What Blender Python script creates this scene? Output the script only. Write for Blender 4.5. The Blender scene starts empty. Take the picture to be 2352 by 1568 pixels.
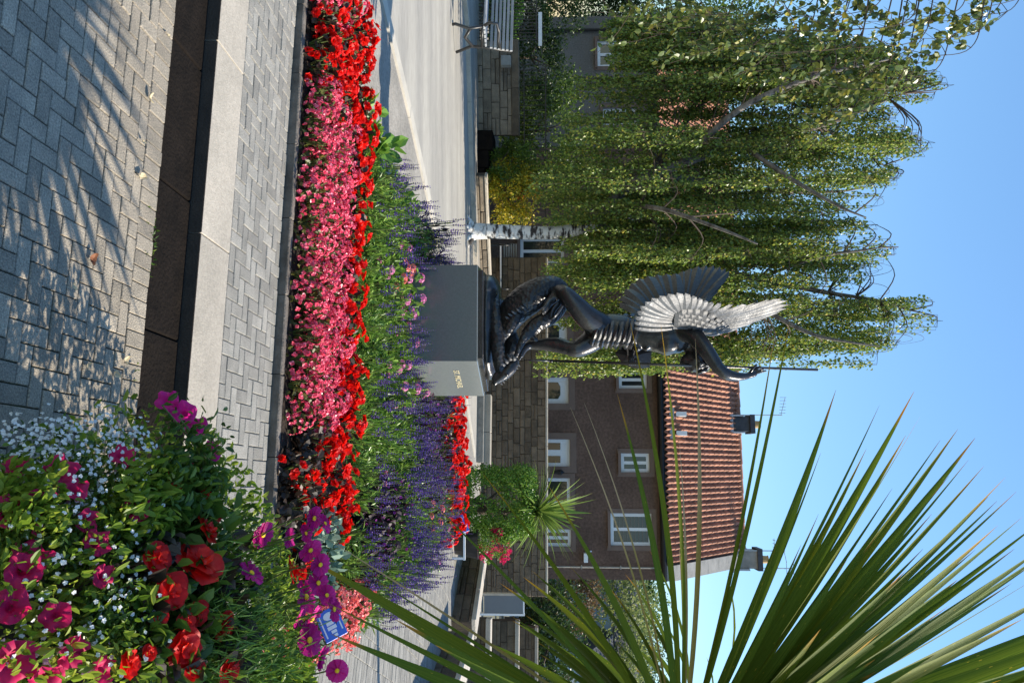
import bpy, bmesh, math, random
import numpy as np
from mathutils import Vector, Matrix, Euler
random.seed(7); rng = np.random.default_rng(7)
scene = bpy.context.scene
COL = scene.collection
# ------------------------------------------------------------------ camera, sky, sun, exposure
EYE = 1.55; FPX = 1777.0; HOR = 1258.0
PITCH = math.atan((HOR-1176.0)/FPX)
cam_d = bpy.data.cameras.new('camera'); cam = bpy.data.objects.new('camera', cam_d); COL.objects.link(cam)
cam_d.sensor_fit = 'HORIZONTAL'; cam_d.sensor_width = 36.0; cam_d.lens = 36.0*FPX/2352.0
cam_d.clip_start = 0.05; cam_d.clip_end = 3000
CF = Vector((0, math.cos(PITCH), -math.sin(PITCH))); CU = Vector((0, math.sin(PITCH), math.cos(PITCH))); CR = Vector((1, 0, 0))
m = Matrix.Identity(4)                      # the photograph lies on its side: world up points to the picture's right
for i in range(3):
    m[i][0] = CU[i]; m[i][1] = -CR[i]; m[i][2] = -CF[i]
m[2][3] = EYE
cam.matrix_world = m
scene.camera = cam
SUN_AZ = math.radians(4.0)                 # behind the right-hand side
SUN_EL = math.radians(40.0)
SUN = Vector((math.cos(SUN_EL)*math.cos(SUN_AZ), math.cos(SUN_EL)*math.sin(SUN_AZ), math.sin(SUN_EL)))
world = bpy.data.worlds.new('World'); scene.world = world; world.use_nodes = True
wn = world.node_tree.nodes; wl = world.node_tree.links
for n in list(wn): wn.remove(n)
sky = wn.new('ShaderNodeTexSky'); sky.sky_type = 'NISHITA'; sky.sun_disc = False
sky.sun_elevation = SUN_EL; sky.sun_rotation = math.radians(90.0)-SUN_AZ
sky.altitude = 50; sky.air_density = 1.9; sky.dust_density = 0.2; sky.ozone_density = 10.0
bg = wn.new('ShaderNodeBackground'); bg.inputs['Strength'].default_value = 0.13
wo = wn.new('ShaderNodeOutputWorld')
wl.new(sky.outputs[0], bg.inputs[0]); wl.new(bg.outputs[0], wo.inputs[0])
sd = bpy.data.lights.new('sun', 'SUN'); sd.energy = 5.0; sd.angle = math.radians(0.5); sd.color = (1.0, 0.915, 0.77)
so = bpy.data.objects.new('sun', sd); COL.objects.link(so)
so.rotation_euler = SUN.to_track_quat('Z', 'Y').to_euler()
scene.view_settings.view_transform = 'Standard'; scene.view_settings.look = 'None'
scene.view_settings.exposure = 0.85; scene.view_settings.gamma = 1.0
scene.render.engine = 'CYCLES'
scene.cycles.max_bounces = 8; scene.cycles.transparent_max_bounces = 8

# ------------------------------------------------------------------ helpers
def P(x, y, d):
    """world point at depth d (along +Y) seen at picture position x (height axis), y (left-right axis), in 2352x1568 units"""
    r = CF*FPX + CU*(x-1176.0) + CR*(y-784.0)
    s = d/r.y
    return Vector((r.x*s, d, EYE + r.z*s))
def PG(x, y, z):
    """point on the level z"""
    r = CF*FPX + CU*(x-1176.0) + CR*(y-784.0)
    s = (z-EYE)/r.z
    return Vector((r.x*s, r.y*s, z))
def proj(p):
    q = Vector(p) - Vector((0, 0, EYE))
    f = q.dot(CF)
    if f <= 0.05: return None
    return (1176+q.dot(CU)/f*FPX, 784+q.dot(CR)/f*FPX, f)
def inview(p, mx=60):
    q = proj(p)
    return q is not None and -mx < q[0] < 2352+mx and -mx < q[1] < 1568+mx
def lin(r, g, b):
    f = lambda c: (c/255.0/12.92) if c <= 10 else ((c/255.0+0.055)/1.055)**2.4
    return (f(r), f(g), f(b))

class G:
    def __init__(s): s.V = []; s.F = []; s.M = []; s.UV = None
    def add(s, V, F, mi=0):
        o = len(s.V)
        s.V.extend([tuple(float(c) for c in v) for v in V])
        s.F.extend([tuple(i+o for i in f) for f in F]); s.M.extend([mi]*len(F))
        return s
    def box(s, lo, hi, mi=0, mat=None):
        x0, y0, z0 = lo; x1, y1, z1 = hi
        V = [Vector(v) for v in ((x0,y0,z0),(x1,y0,z0),(x1,y1,z0),(x0,y1,z0),(x0,y0,z1),(x1,y0,z1),(x1,y1,z1),(x0,y1,z1))]
        if mat is not None: V = [mat @ v for v in V]
        return s.add(V, [(0,3,2,1),(4,5,6,7),(0,1,5,4),(1,2,6,5),(2,3,7,6),(3,0,4,7)], mi)
    def cbox(s, lo, hi, c=0.004, mi=0, mat=None, jit=0.0):
        """box with a chamfered top"""
        x0, y0, z0 = lo; x1, y1, z1 = hi
        j = lambda: random.uniform(-jit, jit)
        V = [(x0,y0,z0),(x1,y0,z0),(x1,y1,z0),(x0,y1,z0),
             (x0,y0,z1-c),(x1,y0,z1-c),(x1,y1,z1-c),(x0,y1,z1-c),
             (x0+c+j(),y0+c+j(),z1),(x1-c+j(),y0+c+j(),z1),(x1-c+j(),y1-c+j(),z1),(x0+c+j(),y1-c+j(),z1)]
        V = [Vector(v) for v in V]
        if mat is not None: V = [mat @ v for v in V]
        F = [(0,3,2,1),(8,9,10,11)]
        for a in range(4):
            b = (a+1) % 4
            F += [(a,b,b+4,a+4),(a+4,b+4,b+8,a+8)]
        return s.add(V, F, mi)
    def tube(s, pts, rad, n=8, mi=0, cap=True, flat=None):
        pts = [Vector(p) for p in pts]
        if not hasattr(rad, '__len__'): rad = [rad]*len(pts)
        V = []; F = []
        prev = None
        for i, p in enumerate(pts):
            t = (pts[min(i+1, len(pts)-1)] - pts[max(i-1, 0)])
            if t.length < 1e-9: t = Vector((0,0,1))
            t.normalize()
            if prev is None:
                a = Vector((0,0,1)) if abs(t.z) < 0.9 else Vector((1,0,0))
                u = t.cross(a).normalized()
            else:
                u = (prev - t*prev.dot(t))
                u = u.normalized() if u.length > 1e-6 else t.orthogonal().normalized()
            prev = u; w = t.cross(u)
            r = rad[i]
            ru, rw = (r, r) if not hasattr(r, '__len__') else r
            for k in range(n):
                a = 2*math.pi*k/n
                V.append(p + u*math.cos(a)*ru + w*math.sin(a)*rw)
        for i in range(len(pts)-1):
            for k in range(n):
                k2 = (k+1) % n
                F.append((i*n+k, i*n+k2, (i+1)*n+k2, (i+1)*n+k))
        if cap:
            F.append(tuple(range(n-1, -1, -1))); F.append(tuple(range((len(pts)-1)*n, len(pts)*n)))
        return s.add(V, F, mi)
    def ell(s, c, r, rot=None, nu=12, nv=8, mi=0):
        c = Vector(c); V = []; F = []
        for j in range(nv+1):
            th = math.pi*j/nv
            for i in range(nu):
                ph = 2*math.pi*i/nu
                v = Vector((r[0]*math.sin(th)*math.cos(ph), r[1]*math.sin(th)*math.sin(ph), r[2]*math.cos(th)))
                if rot is not None: v = rot @ v
                V.append(c+v)
        for j in range(nv):
            for i in range(nu):
                i2 = (i+1) % nu
                F.append((j*nu+i, (j+1)*nu+i, (j+1)*nu+i2, j*nu+i2))
        return s.add(V, F, mi)
    def poly_prism(s, pts, z0, z1, mi=0):
        n = len(pts)
        V = [(p[0], p[1], z0) for p in pts] + [(p[0], p[1], z1) for p in pts]
        F = [tuple(range(n-1, -1, -1)), tuple(range(n, 2*n))]
        for i in range(n):
            j = (i+1) % n
            F.append((i, j, j+n, i+n))
        return s.add(V, F, mi)
    def mesh(s, name, mats, smooth=False):
        me = bpy.data.meshes.new(name)
        me.from_pydata(s.V, [], s.F)
        if not isinstance(mats, (list, tuple)): mats = [mats]
        for mt in mats: me.materials.append(mt)
        if len(mats) > 1: me.polygons.foreach_set('material_index', s.M)
        if s.UV is not None:
            uv = me.uv_layers.new(name='UVMap')
            li = np.zeros(len(me.loops), dtype=np.int32); me.loops.foreach_get('vertex_index', li)
            uv.data.foreach_set('uv', np.asarray(s.UV, dtype=np.float32)[li].ravel())
        if smooth: me.polygons.foreach_set('use_smooth', [True]*len(me.polygons))
        me.update()
        return me
    def build(s, name, mats, parent=None, smooth=False, loc=None, rot=None):
        return obj(name, s.mesh(name, mats, smooth), parent, loc, rot)

def obj(name, me, parent=None, loc=None, rot=None, scale=None):
    o = bpy.data.objects.new(name, me); COL.objects.link(o)
    if parent is not None: o.parent = parent
    if loc is not None: o.location = loc
    if rot is not None: o.rotation_euler = rot
    if scale is not None: o.scale = scale if hasattr(scale, '__len__') else (scale,)*3
    return o
def tag(o, label=None, cat=None, group=None, kind=None):
    if label: o['label'] = label
    if cat: o['category'] = cat
    if group: o['group'] = group
    if kind: o['kind'] = kind
    return o
def thing(name, label, cat, loc=(0,0,0), rotz=0.0, group=None):
    o = bpy.data.objects.new(name, None); COL.objects.link(o)
    o.empty_display_size = 0.1
    o.location = loc; o.rotation_euler = (0, 0, rotz)
    return tag(o, label, cat, group)
def struct(o): o['kind'] = 'structure'; return o
def copy_tree(o, parent=None):
    c = o.copy(); COL.objects.link(c)
    if parent is not None: c.parent = parent
    for ch in o.children: copy_tree(ch, c)
    return c
def perp(D):
    A = np.where(np.abs(D[:, 2:3]) < 0.9, np.array([[0, 0, 1.0]]), np.array([[1.0, 0, 0]]))
    U = np.cross(D, A); U /= np.linalg.norm(U, axis=1, keepdims=True)+1e-9
    return U
def norm(A): return A/(np.linalg.norm(A, axis=1, keepdims=True)+1e-9)
def leafcloud(Pn, D, L, W, N=None, fold=0.25, shape=4):
    """one small folded leaf face at each point: axis D, length L, width W"""
    Pn = np.asarray(Pn, float); n = len(Pn)
    D = norm(np.asarray(D, float))
    L = np.broadcast_to(np.asarray(L, float).reshape(-1, 1), (n, 1)); W = np.broadcast_to(np.asarray(W, float).reshape(-1, 1), (n, 1))
    if N is None: N = norm(rng.normal(size=(n, 3)))
    S = np.cross(D, N); S = norm(S); N = np.cross(S, D)
    if shape == 4:
        V = np.stack([Pn, Pn+D*L*0.42+S*W*0.5+N*W*fold, Pn+D*L, Pn+D*L*0.42-S*W*0.5+N*W*fold], axis=1).reshape(-1, 3)
        F = (np.arange(n)[:, None]*4+np.arange(4)[None, :])
        return V, [tuple(f) for f in F.tolist()]
    # rounder leaf of 6 points
    V = np.stack([Pn, Pn+D*L*0.3+S*W*0.46+N*W*fold, Pn+D*L*0.7+S*W*0.40+N*W*fold*0.8, Pn+D*L-N*W*fold*0.4,
                  Pn+D*L*0.7-S*W*0.40+N*W*fold*0.8, Pn+D*L*0.3-S*W*0.46+N*W*fold], axis=1).reshape(-1, 3)
    b = np.arange(n)*6
    F = []
    for k in b.tolist():
        F.append((k, k+1, k+2, k+3)); F.append((k, k+3, k+4, k+5))
    return V, F

# ------------------------------------------------------------------ materials
def newmat(name):
    mt = bpy.data.materials.new(name); mt.use_nodes = True
    nt = mt.node_tree
    for n in list(nt.nodes): nt.nodes.remove(n)
    return mt, nt, nt.nodes, nt.links
def pmat(name, c1, c2=None, scale=6.0, detail=6.0, rough=0.8, bump=0.0, bscale=None, metal=0.0, spec=0.3,
         orand=0.0, island=0.0, c3=None, transl=0.0, vor=0.0, stretch=None, fine=0.0, coat=0.0, rvar=0.0, ramp=(0.35, 0.68)):
    mt, nt, N, L = newmat(name)
    out = N.new('ShaderNodeOutputMaterial'); bs = N.new('ShaderNodeBsdfPrincipled')
    bs.inputs['Roughness'].default_value = rough; bs.inputs['Metallic'].default_value = metal
    bs.inputs['Specular IOR Level'].default_value = spec
    if coat: bs.inputs['Coat Weight'].default_value = coat
    tc = N.new('ShaderNodeTexCoord'); src = tc.outputs['Object']
    mp = None
    if stretch is not None:
        mp = N.new('ShaderNodeMapping'); mp.inputs['Scale'].default_value = stretch
        L.new(src, mp.inputs[0]); src = mp.outputs[0]
    if orand:
        oi = N.new('ShaderNodeObjectInfo'); ad = N.new('ShaderNodeVectorMath'); ad.operation = 'MULTIPLY_ADD'
        cv = N.new('ShaderNodeCombineXYZ'); L.new(oi.outputs['Random'], cv.inputs[0]); L.new(oi.outputs['Random'], cv.inputs[1])
        L.new(cv.outputs[0], ad.inputs[0]); ad.inputs[1].default_value = (37.0, 91.0, 13.0); L.new(src, ad.inputs[2]); src = ad.outputs[0]
    no = N.new('ShaderNodeTexNoise'); no.inputs['Scale'].default_value = scale; no.inputs['Detail'].default_value = detail
    no.inputs['Roughness'].default_value = 0.6
    L.new(src, no.inputs['Vector'])
    rp = N.new('ShaderNodeValToRGB'); rp.color_ramp.elements[0].position = ramp[0]; rp.color_ramp.elements[1].position = ramp[1]
    c2 = c2 or tuple(c*0.75 for c in c1)
    rp.color_ramp.elements[0].color = (*c1, 1); rp.color_ramp.elements[1].color = (*c2, 1)
    if c3 is not None:
        e = rp.color_ramp.elements.new(min(0.95, ramp[1]+0.12)); e.color = (*c3, 1)
    L.new(no.outputs['Fac'], rp.inputs[0]); col = rp.outputs[0]
    if fine:
        n2 = N.new('ShaderNodeTexNoise'); n2.inputs['Scale'].default_value = scale*22; n2.inputs['Detail'].default_value = 3
        L.new(src, n2.inputs['Vector'])
        mr = N.new('ShaderNodeMapRange'); mr.inputs[1].default_value = 0.3; mr.inputs[2].default_value = 0.7
        mr.inputs[3].default_value = 1-fine; mr.inputs[4].default_value = 1+fine; L.new(n2.outputs['Fac'], mr.inputs[0])
        mx = N.new('ShaderNodeVectorMath'); mx.operation = 'SCALE'; L.new(col, mx.inputs[0]); L.new(mr.outputs[0], mx.inputs['Scale']); col = mx.outputs[0]
    if orand or island:
        mr = N.new('ShaderNodeMapRange'); a = orand or island
        mr.inputs[3].default_value = 1-a; mr.inputs[4].default_value = 1+a
        if island and not orand:
            ge = N.new('ShaderNodeNewGeometry'); L.new(ge.outputs['Random Per Island'], mr.inputs[0])
        else:
            L.new(oi.outputs['Random'], mr.inputs[0])
        mx = N.new('ShaderNodeVectorMath'); mx.operation = 'SCALE'; L.new(col, mx.inputs[0]); L.new(mr.outputs[0], mx.inputs['Scale']); col = mx.outputs[0]
    L.new(col, bs.inputs['Base Color'])
    if rvar:
        mr = N.new('ShaderNodeMapRange'); mr.inputs[3].default_value = rough-rvar; mr.inputs[4].default_value = rough+rvar
        L.new(no.outputs['Fac'], mr.inputs[0]); L.new(mr.outputs[0], bs.inputs['Roughness'])
    if bump:
        if vor:
            bt = N.new('ShaderNodeTexVoronoi'); bt.inputs['Scale'].default_value = vor; h = bt.outputs['Distance']
        else:
            bt = N.new('ShaderNodeTexNoise'); bt.inputs['Scale'].default_value = bscale or scale*8; bt.inputs['Detail'].default_value = 5; h = bt.outputs['Fac']
        L.new(src, bt.inputs['Vector'])
        bm = N.new('ShaderNodeBump'); bm.inputs['Strength'].default_value = bump; bm.inputs['Distance'].default_value = 0.02
        L.new(h, bm.inputs['Height']); L.new(bm.outputs[0], bs.inputs['Normal'])
    sh = bs.outputs[0]
    if transl:
        tr = N.new('ShaderNodeBsdfTranslucent'); L.new(col, tr.inputs[0])
        ms = N.new('ShaderNodeMixShader'); ms.inputs[0].default_value = transl
        L.new(sh, ms.inputs[1]); L.new(tr.outputs[0], ms.inputs[2]); sh = ms.outputs[0]
    L.new(sh, out.inputs[0])
    return mt
def leafmat(name, cols, rough=0.45, transl=0.35, spec=0.4):
    """each leaf takes one of a run of leaf colours"""
    mt, nt, N, L = newmat(name)
    out = N.new('ShaderNodeOutputMaterial'); bs = N.new('ShaderNodeBsdfPrincipled')
    bs.inputs['Roughness'].default_value = rough; bs.inputs['Specular IOR Level'].default_value = spec
    ge = N.new('ShaderNodeNewGeometry'); rp = N.new('ShaderNodeValToRGB')
    el = rp.color_ramp.elements
    for i, (p, c) in enumerate(cols):
        e = el[i] if i < 2 else el.new(p)
        e.position = p; e.color = (*c, 1)
    L.new(ge.outputs['Random Per Island'], rp.inputs[0])
    L.new(rp.outputs[0], bs.inputs['Base Color'])
    tr = N.new('ShaderNodeBsdfTranslucent'); L.new(rp.outputs[0], tr.inputs[0])
    ms = N.new('ShaderNodeMixShader'); ms.inputs[0].default_value = transl
    L.new(bs.outputs[0], ms.inputs[1]); L.new(tr.outputs[0], ms.inputs[2]); L.new(ms.outputs[0], out.inputs[0])
    return mt
def glassmat(name, tint=(0.02, 0.025, 0.03)):
    mt, nt, N, L = newmat(name)
    out = N.new('ShaderNodeOutputMaterial'); bs = N.new('ShaderNodeBsdfPrincipled')
    bs.inputs['Base Color'].default_value = (*tint, 1); bs.inputs['Roughness'].default_value = 0.04
    bs.inputs['Specular IOR Level'].default_value = 0.8
    L.new(bs.outputs[0], out.inputs[0]); return mt

M = {}
M['paver'] = pmat('paver', (0.31, 0.265, 0.205), (0.20, 0.175, 0.14), scale=7, rough=0.9, bump=0.5, bscale=160, orand=0.20, fine=0.35)
M['paver_grey'] = pmat('paver_grey', (0.265, 0.25, 0.22), (0.18, 0.172, 0.153), scale=7, rough=0.9, bump=0.4, bscale=160, orand=0.18, fine=0.3)
M['sand'] = pmat('joint_sand', (0.06, 0.052, 0.035), (0.05, 0.065, 0.018), scale=6, rough=1.0, bump=0.6, bscale=90)
M['sand_pale'] = pmat('joint_sand_pale', (0.26, 0.24, 0.20), (0.15, 0.14, 0.10), scale=9, rough=1.0, bump=0.6, bscale=90)
M['channel'] = pmat('drain_stone', (0.012, 0.009, 0.007), (0.007, 0.0055, 0.0045), scale=9, rough=0.95, spec=0.08, bump=0.6, bscale=60, fine=0.3)
M['kerb_face'] = pmat('dark_kerb_face', (0.055, 0.042, 0.034), (0.035, 0.028, 0.024), scale=9, rough=0.95, bump=0.4, bscale=90, fine=0.2)  # much darker brown than the kerb top, for the front face only
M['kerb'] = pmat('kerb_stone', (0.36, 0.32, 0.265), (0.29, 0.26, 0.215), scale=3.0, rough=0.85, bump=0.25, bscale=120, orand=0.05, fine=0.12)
M['edging'] = pmat('edging_stone', (0.16, 0.14, 0.12), (0.075, 0.065, 0.055), scale=8, rough=0.9, bump=0.5, bscale=80)
M['soil'] = pmat('soil', (0.035, 0.025, 0.018), (0.015, 0.011, 0.008), scale=14, rough=1.0, bump=1.0, bscale=60)
M['asphalt'] = pmat('asphalt', (0.36, 0.335, 0.29), (0.25, 0.235, 0.21), scale=0.8, rough=0.75, bump=0.3, bscale=120, fine=0.12, stretch=(0.35, 2.5, 1.0))
M['footway'] = pmat('footway', (0.30, 0.275, 0.24), (0.20, 0.185, 0.16), scale=1.6, rough=0.85, bump=0.4, bscale=70, fine=0.2)
M['white_kerb'] = pmat('pale_kerb', (0.47, 0.43, 0.36), (0.38, 0.35, 0.30), scale=3, rough=0.8, bump=0.2)
M['ground'] = pmat('ground', (0.16, 0.15, 0.13), (0.10, 0.11, 0.06), scale=0.3, rough=0.95, bump=0.3)
M['granite_l'] = pmat('polished_granite', (0.135, 0.148, 0.147), (0.115, 0.126, 0.125), scale=60, detail=3, rough=0.16, spec=0.9)
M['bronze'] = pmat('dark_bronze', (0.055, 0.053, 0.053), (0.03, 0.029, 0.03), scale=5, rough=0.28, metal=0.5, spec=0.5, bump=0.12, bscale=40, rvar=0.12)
M['bronze_wing'] = pmat('pale_bronze', (0.125, 0.125, 0.128), (0.06, 0.06, 0.062), scale=7, rough=0.5, metal=0.3, bump=0.25, bscale=45, rvar=0.1, stretch=(1, 1, 1))  # paler bronze tone for the near wing, dragon spines and alternate straps
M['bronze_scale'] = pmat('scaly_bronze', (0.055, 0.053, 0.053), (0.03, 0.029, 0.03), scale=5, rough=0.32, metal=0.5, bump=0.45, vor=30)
M['bronze_cov'] = pmat('mid_bronze', (0.075, 0.075, 0.077), (0.045, 0.045, 0.046), scale=7, rough=0.5, metal=0.3, bump=0.2, bscale=45)  # tone between the body bronze and the paler wing, for the coverts
M['gold'] = pmat('gilded_letter', (0.65, 0.56, 0.36), (0.55, 0.47, 0.3), rough=0.5, metal=0.2)
M['harl'] = pmat('brown_harling', (0.165, 0.105, 0.08), (0.095, 0.06, 0.046), scale=0.7, rough=0.95, bump=0.9, bscale=60, fine=0.25)
M['harl_grey'] = pmat('grey_harling', (0.17, 0.16, 0.15), (0.13, 0.12, 0.11), scale=1.2, rough=0.95, bump=0.8, bscale=60, fine=0.2)
M['surround'] = pmat('painted_surround', (0.19, 0.135, 0.11), (0.16, 0.113, 0.092), scale=3, rough=0.85, bump=0.2)
M['upvc'] = pmat('white_frame', (0.78, 0.79, 0.80), (0.72, 0.73, 0.75), scale=2, rough=0.4)
M['glass'] = glassmat('window_glass')
M['blind'] = pmat('window_blind', (0.22, 0.20, 0.18), (0.18, 0.165, 0.15), scale=2, rough=0.7)
M['tile'] = pmat('clay_pantile', (0.36, 0.165, 0.10), (0.23, 0.105, 0.068), scale=5, rough=0.85, bump=0.3, orand=0.22, fine=0.2, c3=(0.20, 0.12, 0.085))
M['tile_m'] = pmat('clay_pantile_field', (0.36, 0.165, 0.10), (0.23, 0.105, 0.068), scale=2, rough=0.85, bump=0.3, island=0.22, fine=0.2)
M['gutter'] = pmat('black_gutter', (0.02, 0.018, 0.017), rough=0.5)
M['skew'] = pmat('skew_stone', (0.32, 0.30, 0.27), (0.22, 0.21, 0.19), scale=4, rough=0.9, bump=0.4)
M['lead'] = pmat('lead_flashing', (0.40, 0.41, 0.43), (0.28, 0.29, 0.31), scale=8, rough=0.55, metal=0.3)
M['slate'] = pmat('slate_grey', (0.06, 0.065, 0.075), (0.04, 0.042, 0.05), scale=8, rough=0.7)
M['pot'] = pmat('chimney_pot_clay', (0.45, 0.30, 0.13), (0.34, 0.22, 0.10), scale=8, rough=0.8)
M['metal'] = pmat('aerial_metal', (0.35, 0.35, 0.36), rough=0.4, metal=0.8)
M['stone'] = pmat('wall_stone', (0.145, 0.11, 0.076), (0.08, 0.062, 0.044), scale=5, rough=0.95, bump=0.7, bscale=40, orand=0.28, fine=0.25)
M['mortar'] = pmat('wall_mortar', (0.075, 0.058, 0.042), (0.05, 0.04, 0.03), scale=6, rough=1.0, bump=0.5)
M['stone_l'] = pmat('pale_wall_stone', (0.25, 0.20, 0.145), (0.15, 0.12, 0.09), scale=5, rough=0.95, bump=0.6, bscale=40, orand=0.2, fine=0.2)
M['coping'] = pmat('coping_stone', (0.48, 0.42, 0.34), (0.37, 0.325, 0.265), scale=4, rough=0.9, bump=0.4, orand=0.08, fine=0.15)
M['iron'] = pmat('black_iron', (0.012, 0.012, 0.013), (0.02, 0.02, 0.02), scale=10, rough=0.4, spec=0.5)
M['slat'] = pmat('bench_slat', (0.30, 0.31, 0.32), (0.22, 0.225, 0.235), scale=4, rough=0.55, stretch=(1, 8, 8), orand=0.1)
M['cabinet'] = pmat('grey_board', (0.16, 0.175, 0.19), (0.14, 0.155, 0.17), scale=3, rough=0.6)
M['blue'] = pmat('blue_enamel', (0.07, 0.17, 0.62), (0.06, 0.15, 0.56), scale=3, rough=0.35)
M['white'] = pmat('white_paint', (0.8, 0.8, 0.8), (0.74, 0.74, 0.74), scale=3, rough=0.5)
M['bark'] = pmat('birch_bark', (0.62, 0.60, 0.56), (0.035, 0.03, 0.028), scale=3.5, rough=0.85, bump=0.8, bscale=20, stretch=(1.0, 1.0, 3.2), ramp=(0.48, 0.58))
M['bark_limb'] = pmat('birch_limb_bark', (0.20, 0.18, 0.16), (0.045, 0.038, 0.033), scale=5, rough=0.9, bump=0.6, bscale=24, stretch=(1, 1, 2.0))
M['twig'] = pmat('twig_bark', (0.10, 0.07, 0.05), (0.06, 0.045, 0.035), scale=6, rough=0.85)
M['bark_d'] = pmat('brown_bark', (0.11, 0.085, 0.065), (0.06, 0.048, 0.038), scale=8, rough=0.95, bump=0.8, stretch=(1, 1, 0.3))
M['terra'] = pmat('planter_wood', (0.10, 0.06, 0.035), (0.06, 0.035, 0.02), scale=6, rough=0.8, bump=0.4)
M['pale_render'] = pmat('pale_blue_render', (0.35, 0.43, 0.50), (0.30, 0.37, 0.44), scale=2, rough=0.9)
gr = lambda *a: leafmat(*a)
M['birch'] = leafmat('birch_leaf', [(0.0, (0.07, 0.13, 0.018)), (1.0, (0.60, 0.48, 0.06)), (0.35, (0.15, 0.225, 0.032)), (0.7, (0.26, 0.34, 0.055)), (0.94, (0.40, 0.41, 0.08))], rough=0.38, transl=0.5, spec=0.6)
M['birch_near'] = leafmat('near_birch_leaf', [(0.0, (0.06, 0.10, 0.02)), (1.0, (0.40, 0.34, 0.05)), (0.4, (0.11, 0.155, 0.03)), (0.85, (0.19, 0.21, 0.045))], rough=0.35, transl=0.4, spec=0.6)
M['shrub'] = leafmat('shrub_leaf', [(0.0, (0.04, 0.09, 0.015)), (1.0, (0.17, 0.24, 0.03)), (0.5, (0.08, 0.15, 0.02))], rough=0.35)
M['box_leaf'] = leafmat('box_leaf', [(0.0, (0.07, 0.16, 0.02)), (1.0, (0.26, 0.40, 0.06)), (0.5, (0.14, 0.27, 0.03))], rough=0.35)
M['shrub_y'] = leafmat('yellow_shrub_leaf', [(0.0, (0.16, 0.22, 0.02)), (1.0, (0.65, 0.45, 0.03)), (0.6, (0.42, 0.38, 0.03))], rough=0.4)
M['shrub_d'] = leafmat('dark_shrub_leaf', [(0.0, (0.02, 0.045, 0.012)), (1.0, (0.07, 0.11, 0.022)), (0.5, (0.035, 0.075, 0.015))], rough=0.35)
M['far_leaf'] = leafmat('far_tree_leaf', [(0.0, (0.10, 0.14, 0.04)), (1.0, (0.34, 0.36, 0.12)), (0.5, (0.20, 0.24, 0.07))], rough=0.5, transl=0.45)
M['far_brown'] = leafmat('copper_tree_leaf', [(0.0, (0.09, 0.055, 0.025)), (1.0, (0.22, 0.14, 0.06))], rough=0.5)
M['bed_green'] = leafmat('bedding_leaf', [(0.0, (0.08, 0.17, 0.025)), (1.0, (0.30, 0.44, 0.08)), (0.5, (0.16, 0.29, 0.04))], rough=0.35)
M['broad'] = leafmat('broad_leaf', [(0.0, (0.09, 0.20, 0.03)), (1.0, (0.20, 0.36, 0.05))], rough=0.35)
M['bronze_leaf'] = leafmat('bronze_begonia_leaf', [(0.0, (0.02, 0.012, 0.010)), (1.0, (0.10, 0.055, 0.03)), (0.6, (0.045, 0.03, 0.018))], rough=0.45, transl=0.2)
M['olive_leaf'] = leafmat('olive_begonia_leaf', [(0.0, (0.05, 0.05, 0.012)), (1.0, (0.17, 0.14, 0.03)), (0.6, (0.09, 0.10, 0.02))], rough=0.45, transl=0.3)
M['purple_leaf'] = leafmat('purple_leaf', [(0.0, (0.012, 0.006, 0.010)), (1.0, (0.06, 0.022, 0.04)), (0.6, (0.03, 0.012, 0.02))], rough=0.55, transl=0.2)
M['silver_leaf'] = leafmat('silver_leaf', [(0.0, (0.12, 0.20, 0.15)), (1.0, (0.27, 0.37, 0.27))], rough=0.5, transl=0.2)
M['lime_leaf'] = leafmat('lime_leaf', [(0.0, (0.10, 0.18, 0.015)), (1.0, (0.36, 0.42, 0.05)), (0.5, (0.20, 0.30, 0.03))], rough=0.4, transl=0.5)
M['petal_pink'] = leafmat('pink_begonia_petal', [(0.0, (0.62, 0.03, 0.09)), (1.0, (0.95, 0.30, 0.40)), (0.55, (0.82, 0.09, 0.17))], rough=0.35, transl=0.35, spec=0.6)
M['petal_red'] = leafmat('red_begonia_petal', [(0.0, (0.62, 0.004, 0.004)), (1.0, (0.92, 0.03, 0.012)), (0.6, (0.80, 0.010, 0.006))], rough=0.45, transl=0.5)
M['petal_coral'] = leafmat('coral_petal', [(0.0, (0.75, 0.10, 0.10)), (1.0, (0.95, 0.42, 0.36)), (0.55, (0.9, 0.22, 0.2))], rough=0.35, transl=0.35, spec=0.6)
M['petal_mag'] = leafmat('magenta_petal', [(0.0, (0.55, 0.008, 0.20)), (1.0, (0.88, 0.05, 0.40)), (0.5, (0.72, 0.02, 0.30))], rough=0.5, transl=0.55)
M['petal_hot'] = leafmat('hot_pink_petal', [(0.0, (0.52, 0.006, 0.07)), (1.0, (0.84, 0.035, 0.20)), (0.5, (0.70, 0.012, 0.12))], rough=0.55, transl=0.52)
M['petal_purple'] = leafmat('purple_petal', [(0.0, (0.16, 0.01, 0.16)), (1.0, (0.34, 0.03, 0.32))], rough=0.5, transl=0.35)
M['petal_throat'] = leafmat('pale_throat', [(0.0, (0.75, 0.38, 0.55)), (1.0, (0.85, 0.62, 0.72))], rough=0.5, transl=0.4)
M['salvia'] = leafmat('salvia_floret', [(0.0, (0.04, 0.015, 0.13)), (1.0, (0.20, 0.10, 0.46)), (0.5, (0.09, 0.04, 0.26))], rough=0.5, transl=0.25)
M['petal_orchid'] = leafmat('orchid_pink_petal', [(0.0, (0.55, 0.10, 0.34)), (1.0, (0.85, 0.42, 0.60)), (0.5, (0.72, 0.2, 0.42))], rough=0.5, transl=0.35)
M['petal_white'] = leafmat('white_petal', [(0.0, (0.66, 0.66, 0.64)), (1.0, (0.85, 0.85, 0.84))], rough=0.5, transl=0.3)
M['petal_orange'] = leafmat('orange_petal', [(0.0, (0.8, 0.18, 0.01)), (1.0, (0.9, 0.36, 0.02))], rough=0.5)
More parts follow.
